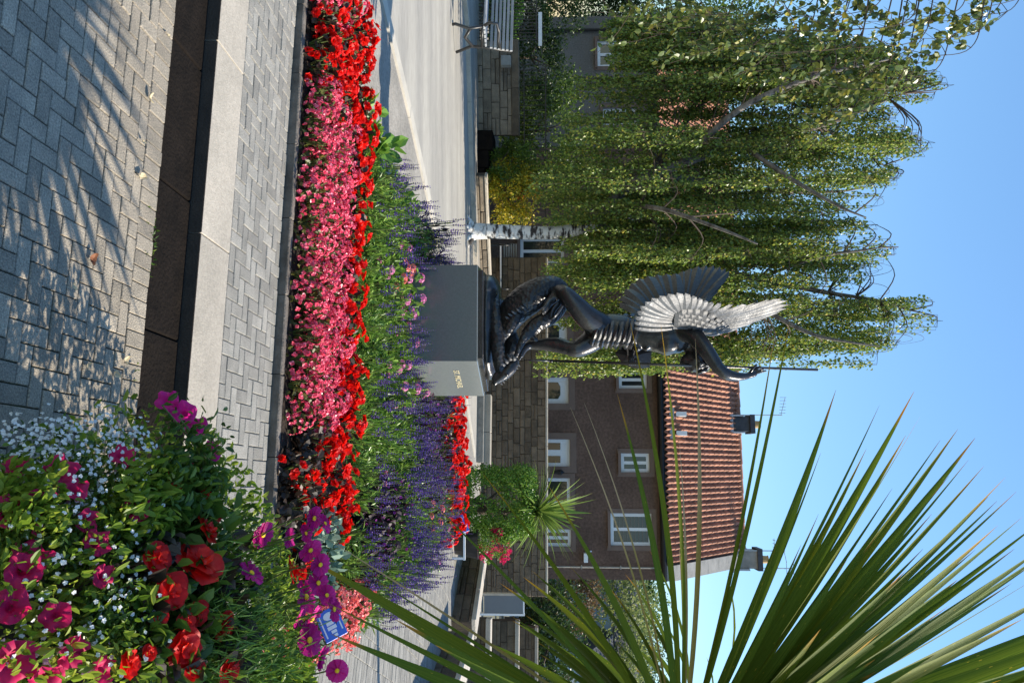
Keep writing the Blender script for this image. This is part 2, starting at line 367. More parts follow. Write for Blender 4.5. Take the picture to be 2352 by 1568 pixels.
M['yellow'] = pmat('yellow_stamen', (0.85, 0.55, 0.02), (0.75, 0.42, 0.02), scale=40, rough=0.7)
M['stem'] = pmat('green_stem', (0.08, 0.13, 0.03), (0.10, 0.10, 0.03), rough=0.6)
M['dead_leaf'] = leafmat('dead_leaf', [(0.0, (0.45, 0.36, 0.22)), (1.0, (0.65, 0.55, 0.36))], rough=0.7, transl=0.2)
M['dead_brown'] = leafmat('dead_brown_leaf', [(0.0, (0.16, 0.06, 0.025)), (1.0, (0.28, 0.11, 0.05))], rough=0.7, transl=0.2)
def cordmat(name, g1, g2, tip, dead=0.92):
    mt, nt, N, L = newmat(name)
    out = N.new('ShaderNodeOutputMaterial'); bs = N.new('ShaderNodeBsdfPrincipled')
    bs.inputs['Roughness'].default_value = 0.6; bs.inputs['Specular IOR Level'].default_value = 0.12
    uv = N.new('ShaderNodeUVMap'); mp = N.new('ShaderNodeMapping'); mp.inputs['Scale'].default_value = (26, 0.7, 1)
    oi = N.new('ShaderNodeObjectInfo')
    L.new(uv.outputs[0], mp.inputs[0]); L.new(oi.outputs['Random'], mp.inputs['Location'])
    no = N.new('ShaderNodeTexNoise'); no.inputs['Scale'].default_value = 1.0; no.inputs['Detail'].default_value = 4; L.new(mp.outputs[0], no.inputs[0])
    rp = N.new('ShaderNodeValToRGB'); rp.color_ramp.elements[0].position = 0.3; rp.color_ramp.elements[1].position = 0.72
    rp.color_ramp.elements[0].color = (*g1, 1); rp.color_ramp.elements[1].color = (*g2, 1); L.new(no.outputs['Fac'], rp.inputs[0])
    sx = N.new('ShaderNodeSeparateXYZ'); L.new(uv.outputs[0], sx.inputs[0])
    # discoloured tip and yellow spots
    ad = N.new('ShaderNodeMath'); ad.operation = 'MULTIPLY_ADD'; L.new(oi.outputs['Random'], ad.inputs[0]); ad.inputs[1].default_value = 0.06; L.new(sx.outputs['Y'], ad.inputs[2])
    t2 = N.new('ShaderNodeValToRGB'); t2.color_ramp.elements[0].position = dead; t2.color_ramp.elements[1].position = dead+0.16 if dead < 0.84 else 1.0
    t2.color_ramp.elements[0].color = (0, 0, 0, 1); t2.color_ramp.elements[1].color = (1, 1, 1, 1); L.new(ad.outputs[0], t2.inputs[0])
    mx = N.new('ShaderNodeMixRGB'); L.new(t2.outputs[0], mx.inputs[0]); L.new(rp.outputs[0], mx.inputs[1]); mx.inputs[2].default_value = (*tip, 1)
    vo = N.new('ShaderNodeTexVoronoi'); vo.inputs['Scale'].default_value = 1.0; m3 = N.new('ShaderNodeMapping'); m3.inputs['Scale'].default_value = (3.5, 22, 1); L.new(uv.outputs[0], m3.inputs[0]); L.new(m3.outputs[0], vo.inputs['Vector'])
    lt = N.new('ShaderNodeMath'); lt.operation = 'LESS_THAN'; L.new(vo.outputs['Distance'], lt.inputs[0]); lt.inputs[1].default_value = 0.09
    m4 = N.new('ShaderNodeMixRGB'); L.new(lt.outputs[0], m4.inputs[0]); L.new(mx.outputs[0], m4.inputs[1]); m4.inputs[2].default_value = (0.42, 0.33, 0.04, 1)
    L.new(m4.outputs[0], bs.inputs['Base Color'])
    bm = N.new('ShaderNodeBump'); bm.inputs['Strength'].default_value = 0.35; bm.inputs['Distance'].default_value = 0.004; L.new(no.outputs['Fac'], bm.inputs['Height']); L.new(bm.outputs[0], bs.inputs['Normal'])
    tr = N.new('ShaderNodeBsdfTranslucent'); L.new(m4.outputs[0], tr.inputs[0])
    ms = N.new('ShaderNodeMixShader'); ms.inputs[0].default_value = 0.3
    L.new(bs.outputs[0], ms.inputs[1]); L.new(tr.outputs[0], ms.inputs[2]); L.new(ms.outputs[0], out.inputs[0])
    return mt
M['cord'] = cordmat('cordyline_leaf', (0.055, 0.11, 0.012), (0.15, 0.20, 0.022), (0.40, 0.20, 0.03), dead=0.96)
M['cord_y'] = cordmat('cordyline_old_leaf', (0.075, 0.125, 0.010), (0.20, 0.215, 0.018), (0.50, 0.26, 0.02), dead=0.90)
M['cord_far'] = cordmat('far_cordyline_leaf', (0.12, 0.20, 0.04), (0.24, 0.32, 0.07), (0.3, 0.28, 0.06), dead=0.97)
M['cord_dry'] = cordmat('cordyline_dry_leaf', (0.30, 0.23, 0.06), (0.45, 0.33, 0.12), (0.5, 0.36, 0.2), dead=0.6)
# ------------------------------------------------------------------ ground, pavements, kerbs, road
Z1 = 0.04
KM = Matrix.Translation((0, 3.22, 0)) @ Matrix.Rotation(math.radians(-10.5), 4, 'Z')
def K(s, n, z=0.0): return KM @ Vector((s, n, z))
def sheet(name, pts, z, mat, thick=0.0):
    g = G()
    if thick: g.poly_prism(pts, z-thick, z)
    else: g.add([(p[0], p[1], z) for p in pts], [tuple(range(len(pts)))])
    return struct(g.build(name, mat))
sheet('ground', [(-400, -60), (400, -60), (400, 1500), (-400, 1500)], -0.06, M['ground'])
def brick_mesh(name, lx, ly, h, mat, c=0.0035):
    return G().cbox((-lx/2, -ly/2, -h), (lx/2, ly/2, 0), c).mesh(name, mat)
def lay(parent_name, base_mesh_obj, items, me_by_key, piece, cap=300):
    """items: (key, position, rotz); the ones nearest the camera become single pieces, the rest one joined part"""
    vis = [(proj(p)[2] if proj(p) else 99, k, p, r) for k, p, r in items]
    vis.sort(key=lambda t: (0 if inview(t[2], 30) else 1, t[0]))
    rest = G()
    for i, (d, k, p, r) in enumerate(vis):
        tilt = (random.gauss(0, 0.006), random.gauss(0, 0.006), r+random.gauss(0, 0.006))
        q = Vector(p) + Vector((0, 0, random.gauss(0, 0.0012)))
        if i < cap and inview(p, 30):
            obj(piece, me_by_key[k], base_mesh_obj, q, tilt)
        else:
            mm = Matrix.Translation(q) @ Euler(tilt).to_matrix().to_4x4()
            me = me_by_key[k]
            rest.add([mm @ v.co for v in me.vertices], [tuple(f.vertices) for f in me.polygons])
    if rest.V:
        o = rest.build(piece+'_field', me_by_key[vis[0][1]].materials[0], base_mesh_obj); o['kind'] = 'stuff'
# near pavement: right-angled herringbone
fp = sheet('pavement', [K(-3.2, -3.6)[:2], K(2.6, -3.6)[:2], K(2.6, -0.31)[:2], K(-3.2, -0.31)[:2]], -0.010, M['sand'], 0.045)
W = 0.062
me_h = brick_mesh('paver', 2*W-0.0045, W-0.0045, 0.03, M['paver'], 0.0025)
me_hh = brick_mesh('paver', W-0.0045, W-0.0045, 0.03, M['paver'], 0.0025)
def herring(W, i0, i1, rows, n0, z):
    """right-angled herringbone filling whole rows, cut halves at both edges"""
    out = []; ang = math.radians(-10.5)
    for i in range(i0, i1):
        for j in range(0, rows):
            k = (i-j) % 4
            if k == 0: out.append(('a', K((i+1)*W, n0+(j+0.5)*W, z), ang))
            elif k == 3 and j < rows-1: out.append(('a', K((i+0.5)*W, n0+(j+1)*W, z), math.pi/2+ang))
            elif (k == 3 and j == rows-1) or (k == 2 and j == 0): out.append(('b', K((i+0.5)*W, n0+(j+0.5)*W, z), ang))
    return out
items = herring(W, -36, 28, 28, -0.31-30*W, 0.0)
for i in range(-36, 34):
    items.append(('a', K(i*W, -0.31-W*0.99, 0.0), math.pi/2+math.radians(-10.5)))
items = [t for t in items if t[1].y > 1.6 and abs(t[1].x) < 1.7]
lay('pavement', fp, items, {'a': me_h, 'b': me_hh}, 'paver')
# drain channel and kerb
ch = G()
for i in range(-4, 4):
    ch.cbox((i*0.62+0.003, -0.305, -0.06), (i*0.62+0.617, -0.004, -0.014), 0.006, mat=KM)
struct(ch.build('drain_channel', M['channel']))
kb = thing('kerb', 'long pale stone kerb between the dark drain channel and the grey pavers', 'kerb')
kb['kind'] = 'structure'
del kb['category']
for i in range(-4, 4):
    g = G(); x0 = -1.40+0.92*i; jj = 0.002
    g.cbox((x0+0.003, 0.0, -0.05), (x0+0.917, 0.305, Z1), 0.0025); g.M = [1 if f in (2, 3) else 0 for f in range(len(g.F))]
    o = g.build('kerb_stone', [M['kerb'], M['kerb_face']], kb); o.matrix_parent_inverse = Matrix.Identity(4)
    o.matrix_world = KM @ Matrix.Translation((0, 0, random.gauss(0, 0.001)))
# footway strip behind the kerb
fs = sheet('footway_strip', [K(-3.2, 0.302)[:2], K(2.4, 0.302)[:2], K(2.4, 0.985)[:2], K(-3.2, 0.985)[:2]], Z1-0.008, M['sand_pale'], 0.05)
W = 0.0674
me_g = brick_mesh('paver', 2*W-0.0045, W-0.0045, 0.03, M['paver_grey'], 0.003)
me_gg = brick_mesh('paver', W-0.0045, W-0.0045, 0.03, M['paver_grey'], 0.003)
items = herring(W, -44, 34, 10, 0.309, Z1)
lay('footway_strip', fs, items, {'a': me_g, 'b': me_gg}, 'paver')
# raised edging of the flower bed
ed = thing('bed_edging', 'thin raised stone edging along the front of the flower bed', 'edging'); ed['kind'] = 'structure'; del ed['category']
for i in range(-8, 5):
    g = G(); x0 = i*0.45
    g.cbox((x0+0.002, 0.985, 0.0), (x0+0.448, 1.04, Z1+0.048), 0.006, jit=0.002)
    o = g.build('edging_stone', M['edging'], ed); o.matrix_world = KM @ Matrix.Translation((0, random.gauss(0, .002), random.gauss(0, 0.002)))
# bed soil, gently mounded
BED = [K(-3.0, 1.04)[:2], K(1.85, 1.04)[:2], (2.15, 6.0), (2.45, 9.2), (2.75, 11.2), (0.4, 11.6), (-0.9, 9.0), (-1.08, 8.2), (-1.28, 7.1), (-1.72, 6.0), (-2.5, 5.0), (-3.2, 4.6)]
def inpoly(x, y, poly):
    c = False; n = len(poly)
    for i in range(n):
        x0, y0 = poly[i][:2]; x1, y1 = poly[i-1][:2]
        if (y0 > y) != (y1 > y) and x < (x1-x0)*(y-y0)/(y1-y0)+x0: c = not c
    return c
sheet('flower_bed_soil', BED, Z1+0.035, M['soil'], 0.10)
# footway beside the road, pale kerb line, road
WK = [PG(860, -60, Z1), PG(875, 0, Z1), PG(940, 270, Z1), PG(1000, 540, Z1), PG(1052, 800, Z1), PG(1090, 1050, Z1)]
sheet('footway', [(-12, 3.0), (-3.3, 4.6)] + [(-2.5, 5.0), (-1.72, 6.0), (-1.28, 7.1), (-1.08, 8.2), (-0.9, 9.0), (0.4, 11.6), (2.75, 11.2)] + [(4.0, 13.5), (3.6, 17.2)] + [(p.x+0.05, p.y) for p in reversed(WK)] + [(-12, -1)], Z1-0.002, M['footway'])
g = G()
for a, b in zip(WK[:-1], WK[1:]):
    t = (b-a).normalized(); nrm = Vector((-t.y, t.x, 0)); L_ = (b-a).length; k = max(1, int(L_/0.9))
    for i in range(k):
        p = a+t*(L_*i/k+0.004); q = a+t*(L_*(i+1)/k-0.004)
        vs = [p, q, q+nrm*0.16, p+nrm*0.16]
        g.add([(v.x, v.y, z) for z in (Z1-0.05, Z1+0.012) for v in vs], [(4,5,6,7),(0,1,5,4),(1,2,6,5),(2,3,7,6),(3,0,4,7)])
struct(g.build('road_kerb', M['white_kerb']))
sheet('road', [(-30, 4), (-3.5, 5.5)] + [(p.x-0.1, p.y) for p in WK] + [(3.9, 17.0), (14, 17.5), (14, 17.85), (-30, 17.85)], Z1-0.03, M['asphalt'])
# far footway across the road and its kerb
FK = [PG(1040, -250, Z1), PG(1072, 60, Z1), PG(1082, 400, Z1), PG(1092, 620, Z1), PG(1100, 900, Z1)]
g = G()
for a, b in zip(FK[:-1], FK[1:]):
    t = (b-a).normalized(); nrm = Vector((-t.y, t.x, 0)); L_ = (b-a).length; k = max(1, int(L_/1.0))
    for i in range(k):
        p = a+t*(L_*i/k+0.004); q = a+t*(L_*(i+1)/k-0.004)
        vs = [p, q, q+nrm*0.14, p+nrm*0.14]
        g.add([(v.x, v.y, z) for z in (Z1-0.05, Z1+0.05) for v in vs], [(4,5,6,7),(0,1,5,4),(1,2,6,5),(2,3,7,6),(3,0,4,7)])
struct(g.build('far_kerb', M['coping']))
sheet('far_footway', [(p.x, p.y+0.1) for p in FK] + [(4, 19.5), (-14, 19.5)], Z1+0.02, M['footway'])
# plaza of setts on the right
PZ = [K(1.87, 1.04)[:2], K(2.4, 0.99)[:2], (9, 3.0), (9, 17.0), (3.95, 17.0), (3.95, 13.5), (2.8, 11.25), (2.5, 9.2), (2.2, 6.0)]
pz = sheet('plaza_paving', PZ, Z1-0.006, M['sand_pale'], 0.05)
me_s = brick_mesh('sett', 0.088, 0.195, 0.03, M['paver_grey'], 0.004)
az = math.radians(30); dx = Vector((math.sin(az), math.cos(az), 0)); dy = Vector((math.cos(az), -math.sin(az), 0))
items = []
for i in range(-20, 160):
    for j in range(-40, 40):
        p = Vector((2.0, 4.2, Z1)) + dx*(i*0.093+(j % 2)*0.046) + dy*(j*0.2)
        if p.y > 12.5 or not inpoly(p.x, p.y, PZ) or not inview(p, 130): continue
        items.append(('a', p, math.pi/2-az))
lay('plaza_paving', pz, items, {'a': me_s}, 'sett')

# ------------------------------------------------------------------ house row
HR = Vector((6.09, 19.9, 0.0)); HROT = math.radians(-9.0)
def hx(y):
    k = (y-784.0)/FPX
    return -(6.09-19.9*k)/(0.988+0.156*k)
def hz(x, lx):
    d = 19.9 - 0.156*lx
    return P(x, 784, d).z
def wall_holes(g, x0, x1, z0, z1, holes, y=0.0, depth=0.14, mi=0):
    xs = sorted(set([x0, x1]+[h[0] for h in holes]+[h[1] for h in holes])); zs = sorted(set([z0, z1]+[h[2] for h in holes]+[h[3] for h in holes]))
    for a, b in zip(xs[:-1], xs[1:]):
        for c, d in zip(zs[:-1], zs[1:]):
            mx, mz = (a+b)/2, (c+d)/2
            if any(h[0] < mx < h[1] and h[2] < mz < h[3] for h in holes): continue
            g.add([(a, y, c), (b, y, c), (b, y, d), (a, y, d)], [(0, 1, 2, 3)], mi)
    for (a, b, c, d) in holes:
        g.add([(a,y,c),(b,y,c),(b,y,d),(a,y,d),(a,y+depth,c),(b,y+depth,c),(b,y+depth,d),(a,y+depth,d)], [(0,4,5,1),(1,5,6,2),(2,6,7,3),(3,7,4,0)], mi)
def window(parent, x0, x1, z0, z1, mull='v2', blind=False, y=0.07, sur=0.12, name='window', sill=True):
    g = G()
    if sur:
        t = 0.018
        g.box((x0-sur, -t, z0-sur*0.8), (x0-0.002, 0.02, z1+sur)); g.box((x1+0.002, -t, z0-sur*0.8), (x1+sur, 0.02, z1+sur))
        g.box((x0-0.002, -t+0.002, z1+0.002), (x1+0.002, 0.02, z1+sur-0.002))
        s_ = g.build('window_surround', M['surround'], parent)
    f = G(); w = 0.085
    f.box((x0, y, z0), (x0+w, y+0.07, z1)); f.box((x1-w, y, z0), (x1, y+0.07, z1))
    f.box((x0+w, y, z0), (x1-w, y+0.07, z0+w)); f.box((x0+w, y, z1-w), (x1-w, y+0.07, z1))
    nv = 2
    zi = []; xi = []
    if mull == 'v2': xi = [(x0+x1)/2]
    elif mull == 'h2': zi = [(z0+z1)/2]
    elif mull == 'cross': xi = [(x0+x1)/2]; zi = [(z0+z1)/2]
    for c in xi: f.box((c-0.04, y+0.004, z0+w), (c+0.04, y+0.066, z1-w))
    for c in zi: f.box((x0+w, y+0.006, c-0.035), (x1-w, y+0.064, c+0.035))
    fo = f.build(name, M['upvc'], parent)
    xs = [x0+w]+xi+[x1-w]; zs = [z0+w]+zi+[z1-w]
    for a, b in zip(xs[:-1], xs[1:]):
        for c, d in zip(zs[:-1], zs[1:]):
            G().box((a+0.002, y+0.03, c+0.002), (b-0.002, y+0.04, d-0.002)).build('pane', M['glass'], fo)
    if blind:
        for i in range(9):
            zz = z0+w+(z1-z0-2*w)*(i+0.5)/9
            G().box((x0+w, y+0.012, zz-0.007), (x1-w, y+0.022, zz+0.007)).build('blind_slat', M['blind'], fo)
    if sill: G().box((x0-0.06, -0.07, z0-0.075), (x1+0.06, y, z0-0.004)).build('sill', M['surround'], fo)
    return fo
def house(name, label, xa, xb, wallmat, wins, doors, eav=4.56, ridge=7.25, dep=3.05):
    h = thing(name, label, 'house', HR, HROT, 'terraced houses behind the stone wall')
    holes = [(w[0], w[1], w[2], w[3]) for w in wins+doors]
    g = G(); wall_holes(g, xa, xb, 0.0, eav, holes)
    g.add([(xa,0,0),(xa,2*dep,0),(xa,2*dep,eav),(xa,dep,ridge-0.15),(xa,0,eav)], [(4,3,2,1,0)])
    g.add([(xb,0,0),(xb,2*dep,0),(xb,2*dep,eav),(xb,dep,ridge-0.15),(xb,0,eav)], [(0,1,2,3,4)])
    g.add([(xa,2*dep,0),(xb,2*dep,0),(xb,2*dep,eav),(xa,2*dep,eav)], [(3,2,1,0)])
    g.add([(xa,0.5,0),(xb,0.5,0),(xb,0.5,eav),(xa,0.5,eav)], [(0,1,2,3)])
    g.build('wall', wallmat, h)
    for w in wins: window(h, w[0], w[1], w[2], w[3], *(w[4:]))
    return h
uw = lambda y0, y1, x0, x1, *a: (hx(y0), hx(y1), hz(x0, hx(y0)), hz(x1, hx(y0)), *a)
wins = [uw(850, 891, 1421, 1486, 'v2'), uw(1039, 1082, 1426, 1492, 'v2'), uw(1176, 1250, 1402, 1497, 'v2', True),
        uw(1097, 1158, 1195, 1310, 'h2'), uw(1214, 1254, 1195, 1312, 'v2', True), uw(500, 545, 1424, 1476, 'v2'), uw(690, 730, 1424, 1478, 'v2'), uw(545, 605, 1195, 1296, 'v2')]
doors = [uw(866, 926, 1090, 1306), uw(1008, 1070, 1090, 1309), uw(738, 790, 1090, 1303)]
H1 = house('terraced_house', 'brown harled two storey house with white windows and red pantile roof', hx(340), 0.0, M['harl'], wins, doors)
def door(parent, x0, x1, z0, z1, style):
    y = 0.06
    f = G(); w = 0.06
    f.box((x0, y, z0), (x0+w, y+0.08, z1)); f.box((x1-w, y, z0), (x1, y+0.08, z1)); f.box((x0+w, y, z1-w), (x1-w, y+0.08, z1))
    d = f.build('door', M['upvc'], parent)
    leaf = G().box((x0+w, y+0.02, z0), (x1-w, y+0.06, z1-w)); leaf.build('door_leaf', M['upvc'], d)
    cx = (x0+x1)/2
    if style == 2:
        for s in (-1, 1):
            a = cx+s*0.17
            G().box((a-0.09, y+0.012, z0+1.1), (a+0.09, y+0.019, z1-0.25)).build('pane', M['glass'], d)
    else:
        g = G(); zt = z1-0.22
        pts = [(cx-0.22, zt-0.55), (cx+0.22, zt-0.55), (cx+0.22, zt-0.06), (cx+0.11, zt), (cx-0.11, zt), (cx-0.22, zt-0.06)]
        n = len(pts)
        g.add([(p[0], y+0.012, p[1]) for p in pts]+[(p[0], y+0.019, p[1]) for p in pts], [tuple(range(n))]+[(i, i+n, (i+1) % n+n, (i+1) % n) for i in range(n)])
        g.build('pane', M['glass'], d)
    G().box((x1-w-0.1, y-0.02, z0+1.0), (x1-w-0.07, y+0.02, z0+1.14)).build('handle', M['metal'], d)
    s = G(); sr = 0.17
    s.box((x0-sr, -0.018, z0), (x0-0.002, 0.02, z1+sr)); s.box((x1+0.002, -0.018, z0), (x1+sr, 0.02, z1+sr)); s.box((x0-0.002, -0.016, z1+0.002), (x1+0.002, 0.02, z1+sr-0.002))
    s.build('door_surround', M['surround'], parent)
for i, d in enumerate(doors): door(H1, d[0], d[1], d[2], d[3], 2 if i == 1 else 1)
# lamp beside the second door
lx = hx(1083); lz = hz(1270, lx)
g = G(); g.tube([(lx, -0.14, lz), (lx, -0.14, lz+0.05)], [0.02, 0.05], 8); g.tube([(lx, -0.14, lz+0.05), (lx, -0.14, lz+0.2)], [0.045, 0.07], 8)
g.tube([(lx, -0.14, lz+0.2), (lx, -0.14, lz+0.28)], [0.09, 0.015], 8); g.tube([(lx, -0.14, lz+0.29), (lx, -0.02, lz+0.2), (lx, 0.0, lz+0.05)], 0.012, 6)
g.build('wall_lamp', M['iron'], H1)
# downpipe, burglar-alarm box, cable
px_ = hx(1299)
g = G(); g.tube([(px_, -0.07, 0.1), (px_, -0.07, 4.35)], 0.022, 8)
for z in (1.3, 2.4, 3.4): g.box((px_-0.045, -0.1, z), (px_+0.045, 0.0, z+0.03))
g.build('downpipe', M['skew'], H1)
ax = hx(1268); az_ = hz(1340, ax)
g = G(); g.box((ax-0.02, -0.30, az_), (ax+0.20, -0.05, az_+0.10)); g.tube([(ax-0.05, 0.0, az_+0.2), (ax-0.05, -0.2, az_+0.06)], 0.02, 6); g.build('security_light', M['white'], H1)
# gutter and fascia
def eaves(parent, xa, xb):
    g = G(); g.box((xa, -0.20, 4.44), (xb, -0.005, 4.57)); g.build('fascia', M['gutter'], parent)
    t = G(); t.tube([(xa, -0.24, 4.50), (xb, -0.24, 4.50)], 0.06, 8); t.build('gutter', M['gutter'], parent)
eaves(H1, hx(340), 0.0)
# roof with pantiles
EY, EZ, RY, RZ = -0.27, 4.56, 3.05, 7.25
sl = math.hypot(RY-EY, RZ-EZ); ta = math.atan2(RZ-EZ, RY-EY)
TW = 0.152; TL = sl/15.0
def pantile():
    g = G(); n = 8; L_ = TL*1.10; V = []; w = TW*1.06
    prof = [(-w/2+w*i/n, 0.0) for i in range(n+1)]
    def zf(u):
        return 0.046*math.cos(2*math.pi*(u/TW)) + 0.018
    for yy, lift in ((0, 0.018), (L_, 0.0)):
        for u, _ in prof: V.append((u, yy, zf(u)+lift))
    for u, _ in prof: V.append((u, 0.0, zf(u)+0.018-0.020))
    F = [(i, i+1, n+1+i+1, n+1+i) for i in range(n)] + [(2*(n+1)+i, 2*(n+1)+i+1, i+1, i) for i in range(n)]
    g.add(V, F); return g
def roof(parent, xa, xb, limit, seed):
    r = G().add([(xa, EY, EZ), (xb, EY, EZ), (xb, RY, RZ), (xa, RY, RZ), (xa, 2*RY-EY, EZ), (xb, 2*RY-EY, EZ)], [(0, 1, 2, 3), (3, 2, 5, 4), (0,3,4), (1,5,2)]).build('roof', M['slate'], parent)
    pm = pantile(); me = pm.mesh('pantile', M['tile'])
    nc = int((xb-xa)/TW); rest = G(); cnt = 0
    rm = Matrix.Rotation(ta, 4, 'X')
    for c in range(nc):
        x = xb - TW*(c+0.5)
        for k in range(15):
            loc = Vector((x+random.gauss(0, 0.002), EY+math.cos(ta)*TL*k-math.sin(ta)*0.012, EZ+math.sin(ta)*TL*k+math.cos(ta)*0.035))
            if cnt < limit:
                obj('pantile', me, r, loc, (ta+random.gauss(0, 0.006), 0, random.gauss(0, 0.006))); cnt += 1
            else:
                mm = Matrix.Translation(loc) @ rm
                rest.add([mm @ Vector(v) for v in pm.V], pm.F)
    if rest.V:
        o = rest.build('pantile_field', M['tile_m'], r); o['kind'] = 'stuff'
    g = G()
    nr = int((xb-xa)/0.42)
    for i in range(nr):
        a = xa+(xb-xa)*i/nr; b = xa+(xb-xa)*(i+1)/nr+0.02
        g.tube([(a, RY, RZ-0.02), (b, RY, RZ-0.012)], [0.115, 0.125], 10)
    g.build('ridge_tiles', M['tile_m'], r)
    return r
random.seed(3)
R1 = roof(H1, hx(340)+0.2, -0.42, 300, 1)
def skew(parent, x):
    g = G(); a = ta
    for k in range(7):
        y0 = EY+0.05+(RY-EY)*k/7; y1 = EY+0.05+(RY-EY)*(k+1)/7-0.006
        z0 = EZ+(RZ-EZ)*k/7; z1 = EZ+(RZ-EZ)*(k+1)/7-0.005
        for xx0, xx1 in ((x-0.19, x+0.19),):
            g.add([(xx0,y0,z0-0.1),(xx1,y0,z0-0.1),(xx1,y1,z1-0.1),(xx0,y1,z1-0.1),(xx0,y0,z0+0.17),(xx1,y0,z0+0.17),(xx1,y1,z1+0.17),(xx0,y1,z1+0.17)], [(0,3,2,1),(4,5,6,7),(0,1,5,4),(1,2,6,5),(2,3,7,6),(3,0,4,7)])
    g.build('gable_coping', M['skew'], parent)
skew(H1, -0.2)
def chimney(parent, x, w, h, pots, mat, band=True):
    c = G(); c.box((x-w/2, RY-0.28, RZ-0.55), (x+w/2, RY+0.28, RZ+h)); co = c.build('chimney', mat, parent)
    G().box((x-w/2-0.06, RY-0.34, RZ+h+0.002), (x+w/2+0.06, RY+0.34, RZ+h+0.14)).build('chimney_cap', M['slate'], co)
    g = G(); g.box((x-w/2-0.10, RY-0.42, RZ-0.42), (x+w/2+0.10, RY-0.285, RZ-0.22)); g.box((x-w/2-0.05, RY-0.38, RZ-0.21), (x-w/2-0.004, RY+0.2, RZ+0.12)); g.box((x+w/2+0.004, RY-0.38, RZ-0.21), (x+w/2+0.05, RY+0.2, RZ+0.12)); g.build('lead_flashing', M['lead'], co)
    for p in pots:
        t = G(); t.tube([(x+p, RY, RZ+h+0.14), (x+p, RY, RZ+h+0.2), (x+p, RY, RZ+h+0.34), (x+p, RY, RZ+h+0.37)], [0.13, 0.115, 0.105, 0.125], 12); t.build('chimney_pot', M['pot'], co)
    return co
def hxr(y):   # local x of a picture column on the ridge line
    k = (y-784.0)/FPX; c, s = math.cos(HROT), math.sin(HROT)
    # X = HR.x + c*lx - s*RY ; Y = HR.y + s*lx + c*RY
    return (k*(HR.y+c*RY)-(HR.x-s*RY))/(c-k*s)
chimney(H1, hxr(972), 0.44, 0.30, (0.0,), M['slate'])
chimney(H1, -0.22, 0.50, 0.36, (0.02,), M['skew'])
# rooftop aerials
def aerial(parent, x, pts, bars):
    g = G(); g.tube(pts, 0.016, 6)
    for a, b in bars: g.tube([a, b], 0.008, 5)
    g.build('aerial', M['metal'], parent)
xa = hxr(952)
aerial(H1, xa, [(xa, RY-0.3, RZ-0.1), (xa, RY-0.3, RZ+1.25)], [((xa-0.02, RY-0.3, RZ+1.22), (xa-0.50, RY-0.5, RZ+1.30))] + [((xa-0.06-0.09*i, RY-0.32-0.03*i, RZ+1.16), (xa-0.06-0.09*i, RY-0.32-0.03*i, RZ+1.34)) for i in range(6)])
xa = -0.48
aerial(H1, xa, [(xa, RY-0.3, RZ-0.1), (xa, RY-0.3, RZ+1.15)], [((xa-0.35, RY-0.3, RZ+0.85), (xa+0.35, RY-0.3, RZ+0.85))] + [((xa-0.3+0.1*i, RY-0.45, RZ+0.85), (xa-0.3+0.1*i, RY-0.15, RZ+0.85)) for i in range(7)] + [((xa, RY-0.3, RZ+1.12), (xa+0.3, RY-0.5, RZ+1.12))])
xa = 0.02
aerial(H1, xa, [(xa, RY-0.2, RZ-0.1), (xa, RY-0.2, RZ+1.45)], [((xa-0.2, RY-0.2, RZ+1.2), (xa+0.2, RY-0.2, RZ+1.2)), ((xa-0.2, RY-0.2, RZ+1.4), (xa+0.2, RY-0.2, RZ+1.4))])
# two roof vents and a small wall-head flashing, one broken patch by the ridge
for y in (948, 992):
    x = hx(y); g = G()
    g.box((x-0.06, EY+0.36, EZ+0.38), (x+0.06, EY+0.56, EZ+0.66)); g.build('roof_vent', M['white'], R1)
    g = G(); g.box((x-0.15, EY+0.14, EZ+0.17), (x+0.15, EY+0.3, EZ+0.30)); g.build('vent_flashing', M['lead'], R1)
# left neighbour
wl_ = [uw(95, 155, 1372, 1470, 'v2'), uw(250, 290, 1385, 1465, 'v2')]
H2 = house('terraced_house', 'grey harled house at the left end, mostly behind the weeping tree', hx(40), hx(340)-0.02, M['harl_grey'], wl_, [])
eaves(H2, hx(40), hx(340)-0.02)
R2 = roof(H2, hx(40)+0.42, hx(340)-0.42, 0, 2)
skew(H2, hx(40)+0.2); skew(H2, hx(340)-0.2)
g = G(); q = hx(74); g.tube([(q, -0.07, 0.1), (q, -0.07, 4.4)], 0.045, 8); g.build('downpipe', M['gutter'], H2)
chimney(H2, hx(40)+0.3, 0.5, 0.25, (0.0,), M['skew'])

